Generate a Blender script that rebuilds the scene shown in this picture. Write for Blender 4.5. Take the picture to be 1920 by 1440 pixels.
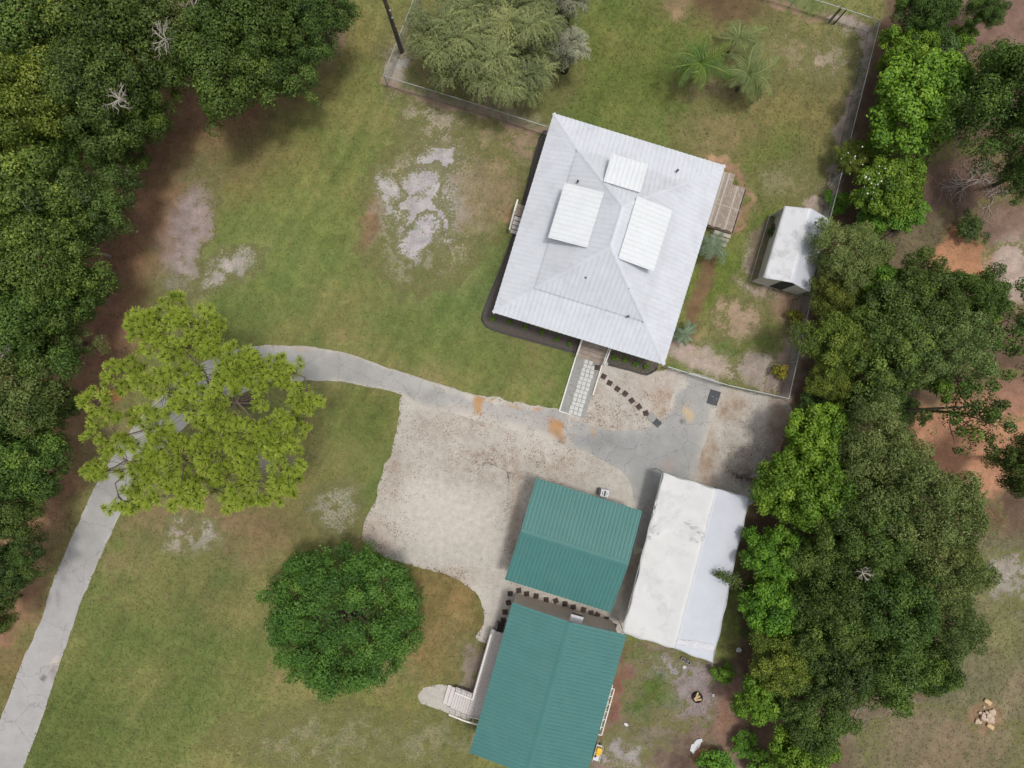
import bpy, bmesh, math, random
import numpy as np
from mathutils import Vector, Matrix
from mathutils.geometry import delaunay_2d_cdt

for o in list(bpy.data.objects): bpy.data.objects.remove(o)
SC = bpy.context.scene
C = SC.collection

# ------------------------------------------------------------------ camera, sky, sun, exposure
CAMZ = 45.0
S = 0.03375                       # metres on the ground per photo pixel (1920 wide)
cam_d = bpy.data.cameras.new('camera'); cam = bpy.data.objects.new('camera', cam_d); C.objects.link(cam)
cam.location = (0, 0, CAMZ); cam.rotation_euler = (0, 0, 0)
cam_d.sensor_width = 36.0; cam_d.lens = 36.0 * CAMZ / (1920 * S)
cam_d.clip_start = 0.5; cam_d.clip_end = 3000
SC.camera = cam

SUN_EL, SUN_AZ = 80.0, 84.0       # degrees; azimuth clockwise from the top of the picture
w = bpy.data.worlds.new('World'); SC.world = w; w.use_nodes = True
wn = w.node_tree.nodes; wl = w.node_tree.links
bg = wn['Background']
sky = wn.new('ShaderNodeTexSky'); sky.sky_type = 'NISHITA'; sky.sun_disc = False
sky.sun_elevation = math.radians(SUN_EL); sky.sun_rotation = math.radians(SUN_AZ)
sky.dust_density = 4.0; sky.air_density = 1.0; sky.ozone_density = 1.0
hsv = wn.new('ShaderNodeHueSaturation'); hsv.inputs['Saturation'].default_value = 0.3
wl.new(sky.outputs[0], hsv.inputs['Color']); wl.new(hsv.outputs[0], bg.inputs[0])
bg.inputs[1].default_value = 0.135
sd = bpy.data.lights.new('sun', 'SUN'); sun = bpy.data.objects.new('sun', sd); C.objects.link(sun)
sd.energy = 1.65; sd.angle = math.radians(7.0); sd.color = (1.0, 0.965, 0.91)
_el, _az = math.radians(SUN_EL), math.radians(SUN_AZ)
sdir = Vector((math.sin(_az) * math.cos(_el), math.cos(_az) * math.cos(_el), math.sin(_el)))
sun.rotation_euler = sdir.to_track_quat('Z', 'Y').to_euler()
sun.location = sdir * 80
vs = SC.view_settings
vs.view_transform = 'Standard'; vs.look = 'None'; vs.gamma = 1.0; vs.use_curve_mapping = False
vs.exposure = -0.04

# ------------------------------------------------------------------ helpers
def P(px, py, z=0.0):
    """photo pixel seen at height z -> world point"""
    k = S * (CAMZ - z) / CAMZ
    return Vector(((px - 960) * k, -(py - 720) * k, z))

def lin(c):
    c = np.asarray(c, dtype=float) / 255.0
    return np.where(c <= 0.04045, c / 12.92, ((c + 0.055) / 1.055) ** 2.4)
def L4(r, g, b): return tuple(lin((r, g, b))) + (1.0,)

def tag(o, label=None, cat=None, group=None, kind=None):
    if label: o['label'] = label
    if cat: o['category'] = cat
    if group: o['group'] = group
    if kind: o['kind'] = kind
    return o

def empty(name, loc=(0, 0, 0), rz=0.0):
    o = bpy.data.objects.new(name, None); C.objects.link(o)
    o.location = loc; o.rotation_euler = (0, 0, rz); o.empty_display_size = 0.2
    return o

def linkmesh(name, me, mat=None, parent=None):
    o = bpy.data.objects.new(name, me); C.objects.link(o)
    if mat is not None and len(me.materials) == 0: me.materials.append(mat)
    if parent is not None: o.parent = parent
    return o

class MB:
    def __init__(s): s.v = []; s.f = []
    def add(s, vs_, fs_):
        b = len(s.v); s.v += [tuple(p) for p in vs_]; s.f += [tuple(i + b for i in f) for f in fs_]; return s
    def box(s, x0, x1, y0, y1, z0, z1):
        return s.add([(x0,y0,z0),(x1,y0,z0),(x1,y1,z0),(x0,y1,z0),(x0,y0,z1),(x1,y0,z1),(x1,y1,z1),(x0,y1,z1)],
              [(0,3,2,1),(4,5,6,7),(0,1,5,4),(1,2,6,5),(2,3,7,6),(3,0,4,7)])
    def bar(s, a, b, wd, h, up=(0, 0, 1)):
        """box beam from a to b, wd wide, h tall"""
        a = Vector(a); b = Vector(b); d = (b - a)
        if d.length < 1e-6: return s
        d.normalize(); u = Vector(up)
        if abs(d.dot(u)) > 0.98: u = Vector((1, 0, 0))
        r = d.cross(u).normalized(); u = r.cross(d).normalized()
        p = []
        for c in (a, b):
            for sx, sz in ((-1,-1),(1,-1),(1,1),(-1,1)): p.append(c + r * (sx * wd / 2) + u * (sz * h / 2))
        return s.add(p, [(0,1,2,3),(7,6,5,4),(0,4,5,1),(1,5,6,2),(2,6,7,3),(3,7,4,0)])
    def tube(s, pts, rad, n=6, cap=True):
        pts = [Vector(p) for p in pts]
        if not isinstance(rad, (list, tuple)): rad = [rad] * len(pts)
        b = len(s.v)
        ref = Vector((0.31, 0.77, 0.55))
        for i, p in enumerate(pts):
            d = (pts[min(i + 1, len(pts) - 1)] - pts[max(i - 1, 0)])
            if d.length < 1e-7: d = Vector((0, 0, 1))
            d.normalize(); r = d.cross(ref)
            if r.length < 0.05: r = d.cross(Vector((1, 0, 0)))
            r.normalize(); u = d.cross(r)
            for k in range(n):
                a = 2 * math.pi * k / n
                s.v.append(tuple(p + (r * math.cos(a) + u * math.sin(a)) * rad[i]))
        for i in range(len(pts) - 1):
            for k in range(n):
                k2 = (k + 1) % n
                s.f.append((b + i*n + k, b + i*n + k2, b + (i+1)*n + k2, b + (i+1)*n + k))
        if cap:
            s.f.append(tuple(b + k for k in reversed(range(n))))
            s.f.append(tuple(b + (len(pts)-1)*n + k for k in range(n)))
        return s
    def cyl(s, x, y, z0, z1, r, n=16):
        return s.tube([(x, y, z0), (x, y, z1)], r, n)
    def mesh(s, name='m', mat=None, smooth=False):
        me = bpy.data.meshes.new(name); me.from_pydata(s.v, [], s.f); me.update()
        if smooth: me.polygons.foreach_set('use_smooth', [True] * len(me.polygons))
        if mat: me.materials.append(mat)
        return me
    def build(s, name, mat, parent=None, smooth=False):
        return linkmesh(name, s.mesh(name, mat, smooth), None, parent)

def bevel(o, wdt=0.01, seg=2):
    m = o.modifiers.new('bevel', 'BEVEL'); m.width = wdt; m.segments = seg; m.limit_method = 'ANGLE'
    return o

# ---- numpy value noise
def _hash(ix, iy, seed):
    n = (ix.astype(np.int64) * 374761393 + iy.astype(np.int64) * 668265263 + seed * 1274126177) & 0xFFFFFFFF
    n = ((n ^ (n >> 13)) * 1274126177) & 0xFFFFFFFF
    n = n ^ (n >> 16)
    return (n & 0xFFFFFF) / float(0xFFFFFF)
def vnoise(x, y, seed=0):
    ix = np.floor(x); iy = np.floor(y); fx = x - ix; fy = y - iy
    fx = fx * fx * (3 - 2 * fx); fy = fy * fy * (3 - 2 * fy)
    a = _hash(ix, iy, seed); b = _hash(ix + 1, iy, seed); c = _hash(ix, iy + 1, seed); d = _hash(ix + 1, iy + 1, seed)
    return (a * (1 - fx) + b * fx) * (1 - fy) + (c * (1 - fx) + d * fx) * fy
def fbm(x, y, scale, octv=4, seed=0):
    t = 0; a = 1.0; n = 0; f = 1.0 / scale
    for i in range(octv):
        t = t + a * vnoise(x * f + 17.3 * i, y * f - 9.1 * i, seed + i); n += a; a *= 0.55; f *= 2.03
    return t / n
def sstep(a, b, x):
    t = np.clip((x - a) / (b - a), 0, 1); return t * t * (3 - 2 * t)

# ------------------------------------------------------------------ materials
MATS = {}
def nd(nt, t, **kw):
    n = nt.nodes.new(t)
    for k, v in kw.items(): setattr(n, k, v)
    return n
def mat_plain(name, col, rough=0.6, var=0.15, scale=6.0, bump=0.0, bscale=40.0, metallic=0.0, dirt=None, dscale=1.2, damt=0.5, spec=0.4):
    """colour + fine noise variation + optional blotchy dirt"""
    if name in MATS: return MATS[name]
    m = bpy.data.materials.new(name); m.use_nodes = True; nt = m.node_tree; lk = nt.links
    b = nt.nodes['Principled BSDF']; b.inputs['Roughness'].default_value = rough; b.inputs['Metallic'].default_value = metallic
    b.inputs['Specular IOR Level'].default_value = spec
    tc = nd(nt, 'ShaderNodeTexCoord')
    n1 = nd(nt, 'ShaderNodeTexNoise'); n1.inputs['Scale'].default_value = scale; n1.inputs['Detail'].default_value = 6
    n1.inputs['Roughness'].default_value = 0.65
    lk.new(tc.outputs['Object'], n1.inputs['Vector'])
    r = nd(nt, 'ShaderNodeValToRGB'); c = lin(col)
    r.color_ramp.elements[0].position = 0.3; r.color_ramp.elements[1].position = 0.7
    r.color_ramp.elements[0].color = tuple(np.clip(c * (1 - var), 0, 1)) + (1,)
    r.color_ramp.elements[1].color = tuple(np.clip(c * (1 + var), 0, 1)) + (1,)
    lk.new(n1.outputs['Fac'], r.inputs['Fac']); out = r.outputs['Color']
    if dirt is not None:
        n2 = nd(nt, 'ShaderNodeTexNoise'); n2.inputs['Scale'].default_value = dscale; n2.inputs['Detail'].default_value = 8
        n2.inputs['Roughness'].default_value = 0.7
        lk.new(tc.outputs['Object'], n2.inputs['Vector'])
        mr = nd(nt, 'ShaderNodeMapRange'); mr.inputs['From Min'].default_value = 0.5; mr.inputs['From Max'].default_value = 0.75
        mr.inputs['To Max'].default_value = damt
        lk.new(n2.outputs['Fac'], mr.inputs['Value'])
        mx = nd(nt, 'ShaderNodeMix', data_type='RGBA'); mx.inputs['B'].default_value = tuple(lin(dirt)) + (1,)
        lk.new(mr.outputs[0], mx.inputs['Factor']); lk.new(out, mx.inputs['A']); out = mx.outputs['Result']
    lk.new(out, b.inputs['Base Color'])
    if bump:
        n3 = nd(nt, 'ShaderNodeTexNoise'); n3.inputs['Scale'].default_value = bscale; n3.inputs['Detail'].default_value = 4
        lk.new(tc.outputs['Object'], n3.inputs['Vector'])
        bp = nd(nt, 'ShaderNodeBump'); bp.inputs['Strength'].default_value = bump; bp.inputs['Distance'].default_value = 0.02
        lk.new(n3.outputs['Fac'], bp.inputs['Height']); lk.new(bp.outputs[0], b.inputs['Normal'])
    MATS[name] = m; return m

def mat_ground(name, amp=0.5, cracks=False, s1=6.0, s2=1.6, rough=0.95, bump=0.6, speck=None, spscale=30, spthr=0.66, fleck=0.0, breakup=False):
    """vertex colour 'Col' (soil, turf and gravel colours, a few strips with shade put in) times fine grain; alpha = how far turf breaks the colour up"""
    m = bpy.data.materials.new(name); m.use_nodes = True; nt = m.node_tree; lk = nt.links
    b = nt.nodes['Principled BSDF']; b.inputs['Roughness'].default_value = rough; b.inputs['Specular IOR Level'].default_value = 0.15
    at = nd(nt, 'ShaderNodeAttribute', attribute_name='Col')
    tc = nd(nt, 'ShaderNodeTexCoord')
    def noise(sc, det=5, rg=0.65):
        n = nd(nt, 'ShaderNodeTexNoise'); n.inputs['Scale'].default_value = sc; n.inputs['Detail'].default_value = det; n.inputs['Roughness'].default_value = rg
        lk.new(tc.outputs['Object'], n.inputs['Vector']); return n
    def mrange(src, f0, f1, t0, t1):
        r = nd(nt, 'ShaderNodeMapRange'); lk.new(src, r.inputs['Value'])
        for k, v in (('From Min', f0), ('From Max', f1), ('To Min', t0), ('To Max', t1)): r.inputs[k].default_value = v
        return r.outputs[0]
    n1 = noise(s1, 6, 0.72); n2 = noise(s2)
    col = at.outputs['Color']
    if breakup:
        nb = noise(7.0, 6, 0.7)
        sb = nd(nt, 'ShaderNodeMath', operation='SUBTRACT'); lk.new(at.outputs['Alpha'], sb.inputs[0]); lk.new(nb.outputs['Fac'], sb.inputs[1])
        fac = mrange(sb.outputs[0], -0.04, 0.04, 0.0, 0.85)
        mx = nd(nt, 'ShaderNodeMix', data_type='RGBA'); mx.inputs['B'].default_value = tuple(lin((108, 106, 66))) + (1,)
        lk.new(fac, mx.inputs['Factor']); lk.new(col, mx.inputs['A']); col = mx.outputs['Result']
    ad = nd(nt, 'ShaderNodeMath', operation='ADD'); lk.new(n1.outputs['Fac'], ad.inputs[0]); lk.new(n2.outputs['Fac'], ad.inputs[1])
    sc_ = mrange(ad.outputs[0], 0.7, 1.3, 1 - amp, 1 + amp)
    mul = nd(nt, 'ShaderNodeVectorMath', operation='SCALE'); lk.new(col, mul.inputs[0]); lk.new(sc_, mul.inputs['Scale'])
    out = mul.outputs[0]
    if fleck:
        n4 = noise(3.3, 5, 0.75)
        r = nd(nt, 'ShaderNodeValToRGB'); e = r.color_ramp.elements
        e[0].position = 0.36; e[0].color = (1 - fleck * .55, 1.0, 1 - fleck * .55, 1); e[1].position = 0.64; e[1].color = (1 + fleck * .5, 1.0 + fleck * .22, 1.0 + fleck * .35, 1)
        lk.new(n4.outputs['Fac'], r.inputs['Fac'])
        mm = nd(nt, 'ShaderNodeVectorMath', operation='MULTIPLY'); lk.new(out, mm.inputs[0]); lk.new(r.outputs['Color'], mm.inputs[1]); out = mm.outputs[0]
    if speck is not None:
        n3 = noise(spscale, 2, 0.5)
        f3 = mrange(n3.outputs['Fac'], spthr, spthr + 0.06, 0.0, 0.6)
        mx = nd(nt, 'ShaderNodeMix', data_type='RGBA'); mx.inputs['B'].default_value = tuple(lin(speck)) + (1,)
        lk.new(f3, mx.inputs['Factor']); lk.new(out, mx.inputs['A']); out = mx.outputs['Result']
    if cracks:
        wv = nd(nt, 'ShaderNodeVectorMath', operation='SCALE'); lk.new(noise(1.3, 5, .6).outputs['Color'], wv.inputs[0]); wv.inputs['Scale'].default_value = 0.9
        av = nd(nt, 'ShaderNodeVectorMath', operation='ADD'); lk.new(tc.outputs['Object'], av.inputs[0]); lk.new(wv.outputs[0], av.inputs[1])
        vo = nd(nt, 'ShaderNodeTexVoronoi', feature='DISTANCE_TO_EDGE'); vo.inputs['Scale'].default_value = 0.42; lk.new(av.outputs[0], vo.inputs['Vector'])
        fc = mrange(vo.outputs['Distance'], 0.0, 0.012, 0.45, 0.0)
        mx = nd(nt, 'ShaderNodeMix', data_type='RGBA'); mx.inputs['B'].default_value = tuple(lin((104, 100, 96))) + (1,)
        lk.new(fc, mx.inputs['Factor']); lk.new(out, mx.inputs['A']); out = mx.outputs['Result']
    lk.new(out, b.inputs['Base Color'])
    if bump:
        bp = nd(nt, 'ShaderNodeBump'); bp.inputs['Strength'].default_value = bump; bp.inputs['Distance'].default_value = 0.04
        lk.new(n1.outputs['Fac'], bp.inputs['Height']); lk.new(bp.outputs[0], b.inputs['Normal'])
    return m

def mat_leaf(name, cols, trans=0.18, objvar=0.16):
    """colour ramp over the per-leaf 'tint' attribute, slight change from tree to tree"""
    m = bpy.data.materials.new(name); m.use_nodes = True; nt = m.node_tree; lk = nt.links
    nt.nodes.remove(nt.nodes['Principled BSDF']); outn = nt.nodes['Material Output']
    at = nd(nt, 'ShaderNodeAttribute', attribute_name='tint')
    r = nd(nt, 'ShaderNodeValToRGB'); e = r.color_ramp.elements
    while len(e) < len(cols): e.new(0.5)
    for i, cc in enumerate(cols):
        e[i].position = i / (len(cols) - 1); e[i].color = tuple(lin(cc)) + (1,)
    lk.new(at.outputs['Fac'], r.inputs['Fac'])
    oi = nd(nt, 'ShaderNodeObjectInfo')
    mr = nd(nt, 'ShaderNodeMapRange'); mr.inputs['To Min'].default_value = 1 - objvar; mr.inputs['To Max'].default_value = 1 + objvar
    lk.new(oi.outputs['Random'], mr.inputs['Value'])
    hs = nd(nt, 'ShaderNodeHueSaturation'); lk.new(r.outputs['Color'], hs.inputs['Color']); lk.new(mr.outputs[0], hs.inputs['Value'])
    mr2 = nd(nt, 'ShaderNodeMapRange'); mr2.inputs['To Min'].default_value = 0.485; mr2.inputs['To Max'].default_value = 0.515
    mt = nd(nt, 'ShaderNodeMath', operation='FRACT'); mu = nd(nt, 'ShaderNodeMath', operation='MULTIPLY'); mu.inputs[1].default_value = 7.13
    lk.new(oi.outputs['Random'], mu.inputs[0]); lk.new(mu.outputs[0], mt.inputs[0]); lk.new(mt.outputs[0], mr2.inputs['Value']); lk.new(mr2.outputs[0], hs.inputs['Hue'])
    d = nd(nt, 'ShaderNodeBsdfDiffuse'); t = nd(nt, 'ShaderNodeBsdfTranslucent'); g = nd(nt, 'ShaderNodeBsdfGlossy'); g.inputs['Roughness'].default_value = 0.55
    lk.new(hs.outputs[0], d.inputs[0]); lk.new(hs.outputs[0], t.inputs[0])
    m1 = nd(nt, 'ShaderNodeMixShader'); m1.inputs[0].default_value = trans; lk.new(d.outputs[0], m1.inputs[1]); lk.new(t.outputs[0], m1.inputs[2])
    m2 = nd(nt, 'ShaderNodeMixShader'); m2.inputs[0].default_value = 0.025; lk.new(m1.outputs[0], m2.inputs[1]); lk.new(g.outputs[0], m2.inputs[2])
    lk.new(m2.outputs[0], outn.inputs['Surface'])
    MATS[name] = m; return m

M_white_metal = mat_plain('white_metal_roof', (208, 211, 217), rough=0.45, var=0.05, scale=1.5, dirt=(182, 184, 190), dscale=0.7, damt=0.6)
M_dormer_metal = mat_plain('pale_metal_roof', (214, 217, 219), rough=0.45, var=0.04, scale=1.5, dirt=(212, 214, 216), dscale=0.8, damt=0.5)
M_green_metal = mat_plain('green_metal_roof', (67, 117, 113), rough=0.5, var=0.07, scale=1.0, dirt=(78, 120, 115), dscale=0.6, damt=0.7)
M_white = mat_plain('white_paint', (222, 220, 214), rough=0.55, var=0.05, dirt=(170, 165, 155), dscale=2.0, damt=0.5)
M_siding = mat_plain('siding', (205, 203, 196), rough=0.6, var=0.05, dirt=(150, 145, 135), damt=0.4)
M_tan_wall = mat_plain('tan_wall', (204, 196, 186), rough=0.7, var=0.1, dirt=(168, 158, 146), damt=0.4)
M_tarp = mat_plain('white_tarp', (207, 207, 205), rough=0.5, var=0.03, scale=1.0, bump=0.15, bscale=3.0, dirt=(170, 170, 172), dscale=0.8, damt=0.8)
M_tarp_dirty = mat_plain('shed_tarp', (214, 214, 216), rough=0.5, var=0.04, scale=1.0, bump=0.15, bscale=3.0, dirt=(160, 158, 158), dscale=1.4, damt=0.8)
M_tarp_shaded = mat_plain('shaded_tarp', (196, 199, 207), rough=0.5, var=0.03, scale=1.0, bump=0.15, bscale=3.0, dirt=(184, 186, 196), dscale=0.9, damt=0.6)  # east slope sheets: their duller light is put into a cooler grey
M_tear = mat_plain('worn_tarp', (188, 187, 186), rough=0.8, var=0.2, scale=9)
M_galv = mat_plain('galvanised_steel', (170, 176, 172), rough=0.4, var=0.12, scale=8, metallic=0.2)
M_dark_metal = mat_plain('dark_metal', (52, 52, 54), rough=0.5, var=0.2)
M_glass = mat_plain('dark_glass', (38, 46, 52), rough=0.08, var=0.1, spec=0.6)
M_deck = mat_plain('weathered_wood', (152, 138, 126), rough=0.85, var=0.16, scale=5, dirt=(188, 180, 170), dscale=2.5, damt=0.7, bump=0.2)
M_deck_dark = mat_plain('weathered_wood_dark', (122, 108, 98), rough=0.85, var=0.2, scale=5)
M_pale_board = mat_plain('pale_deck_board', (204, 197, 194), rough=0.7, var=0.08, dirt=(160, 150, 145), damt=0.4)
M_paver = mat_plain('pale_paver', (196, 196, 192), rough=0.85, var=0.1, scale=9, bump=0.2)
M_conc = mat_plain('concrete', (150, 149, 146), rough=0.9, var=0.12, scale=4, bump=0.2, dirt=(120, 116, 110), damt=0.5)
M_stone = mat_plain('dark_stone', (74, 60, 56), rough=0.9, var=0.22, scale=10, bump=0.5, dirt=(110, 98, 90), dscale=5, damt=0.5)
M_rubber = mat_plain('rubber_mat', (74, 77, 82), rough=0.8, var=0.15, scale=14, bump=0.4, dirt=(110, 108, 104), dscale=4, damt=0.5)
M_bark = mat_plain('bark', (86, 76, 66), rough=0.95, var=0.35, scale=9, bump=0.6, bscale=18)
M_pinebark = mat_plain('pine_bark', (108, 94, 84), rough=0.95, var=0.3, scale=9, bump=0.6, bscale=14)
M_deadwood = mat_plain('dead_wood', (158, 150, 140), rough=0.9, var=0.25, scale=9)
M_pole = mat_plain('pole_wood', (92, 84, 76), rough=0.9, var=0.3, scale=5)
M_rock = mat_plain('pale_rock', (190, 170, 150), rough=0.9, var=0.3, scale=6, bump=0.6, bscale=12)
M_timber = mat_plain('cut_timber', (196, 168, 128), rough=0.8, var=0.15)
M_char = mat_plain('charred', (44, 38, 34), rough=0.95, var=0.3)
M_yellow = mat_plain('yellow_plastic', (226, 182, 40), rough=0.45, var=0.08)
M_plastic = mat_plain('pale_plastic', (206, 206, 210), rough=0.5, var=0.06)
M_shade_cloth = mat_plain('dark_green_mesh', (52, 64, 62), rough=0.8, var=0.15, scale=20)
M_flower = mat_plain('white_petal', (235, 235, 225), rough=0.6, var=0.04)

LEAF = {
 'oak':   mat_leaf('leaf_oak',   [(50, 68, 32), (76, 98, 43), (102, 128, 54), (138, 158, 68)]),
 'oak2':  mat_leaf('leaf_oak_dark', [(52, 70, 36), (76, 98, 46), (100, 124, 58), (130, 150, 72)]),
 'bright':mat_leaf('leaf_bright',[(60, 90, 26), (92, 130, 38), (118, 156, 48), (150, 180, 66)]),
 'grey':  mat_leaf('leaf_greygreen',[(70, 88, 46), (96, 116, 60), (122, 140, 76), (150, 160, 98)]),
 'olive': mat_leaf('leaf_olive', [(68, 82, 30), (94, 112, 42), (120, 136, 52), (152, 160, 68)]),
 'round': mat_leaf('leaf_round', [(50, 78, 28), (70, 106, 38), (92, 130, 48), (122, 154, 64)], objvar=0.0),
 'pine':  mat_leaf('needle_pine',[(138, 154, 56), (164, 180, 66), (182, 196, 78), (200, 210, 100)], trans=0.4, objvar=0.0),
 'willow':mat_leaf('leaf_willow',[(86, 92, 60), (112, 120, 76), (132, 138, 86), (160, 162, 104)], objvar=0.1),
 'willowg':mat_leaf('leaf_willow_grey',[(98, 100, 80), (124, 126, 100), (144, 144, 118), (166, 164, 138)], objvar=0.1),
 'palm':  mat_leaf('frond_palm', [(66, 92, 40), (92, 122, 52), (116, 142, 62), (146, 158, 76)], objvar=0.1),
 'palmg': mat_leaf('frond_grey', [(94, 108, 64), (120, 134, 80), (140, 150, 90), (164, 166, 106)], objvar=0.1),
 'palms': mat_leaf('frond_silver', [(96, 118, 92), (116, 136, 108), (136, 152, 122), (156, 164, 134)], objvar=0.1),
 'croton':mat_leaf('leaf_croton',[(80, 96, 30), (120, 124, 40), (156, 148, 56), (178, 160, 74)], objvar=0.1),
 'grass': mat_leaf('leaf_herb', [(60, 84, 30), (84, 110, 40), (104, 128, 46), (126, 140, 60)]),
}

# ------------------------------------------------------------------ ground colours (turf, sand, straw, mulch, a strip of shade), in photo-pixel coordinates
def poly_sd(x, y, pts):
    """signed distance to polygon, >0 inside"""
    pts = np.asarray(pts, float); n = len(pts)
    d = np.full(x.shape, 1e9); inside = np.zeros(x.shape, bool)
    for i in range(n):
        ax, ay = pts[i]; bx, by = pts[(i + 1) % n]
        ex, ey = bx - ax, by - ay
        t = np.clip(((x - ax) * ex + (y - ay) * ey) / (ex * ex + ey * ey + 1e-9), 0, 1)
        d = np.minimum(d, (x - ax - t * ex) ** 2 + (y - ay - t * ey) ** 2)
        c = ((ay > y) != (by > y)) & (x < ex * (y - ay) / (ey if ey != 0 else 1e-9) + ax)
        inside ^= c
    d = np.sqrt(d); return np.where(inside, d, -d)
def line_d(x, y, pts):
    d = np.full(x.shape, 1e9)
    for (ax, ay), (bx, by) in zip(pts[:-1], pts[1:]):
        ex, ey = bx - ax, by - ay
        t = np.clip(((x - ax) * ex + (y - ay) * ey) / (ex * ex + ey * ey + 1e-9), 0, 1)
        d = np.minimum(d, np.hypot(x - ax - t * ex, y - ay - t * ey))
    return d

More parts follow.
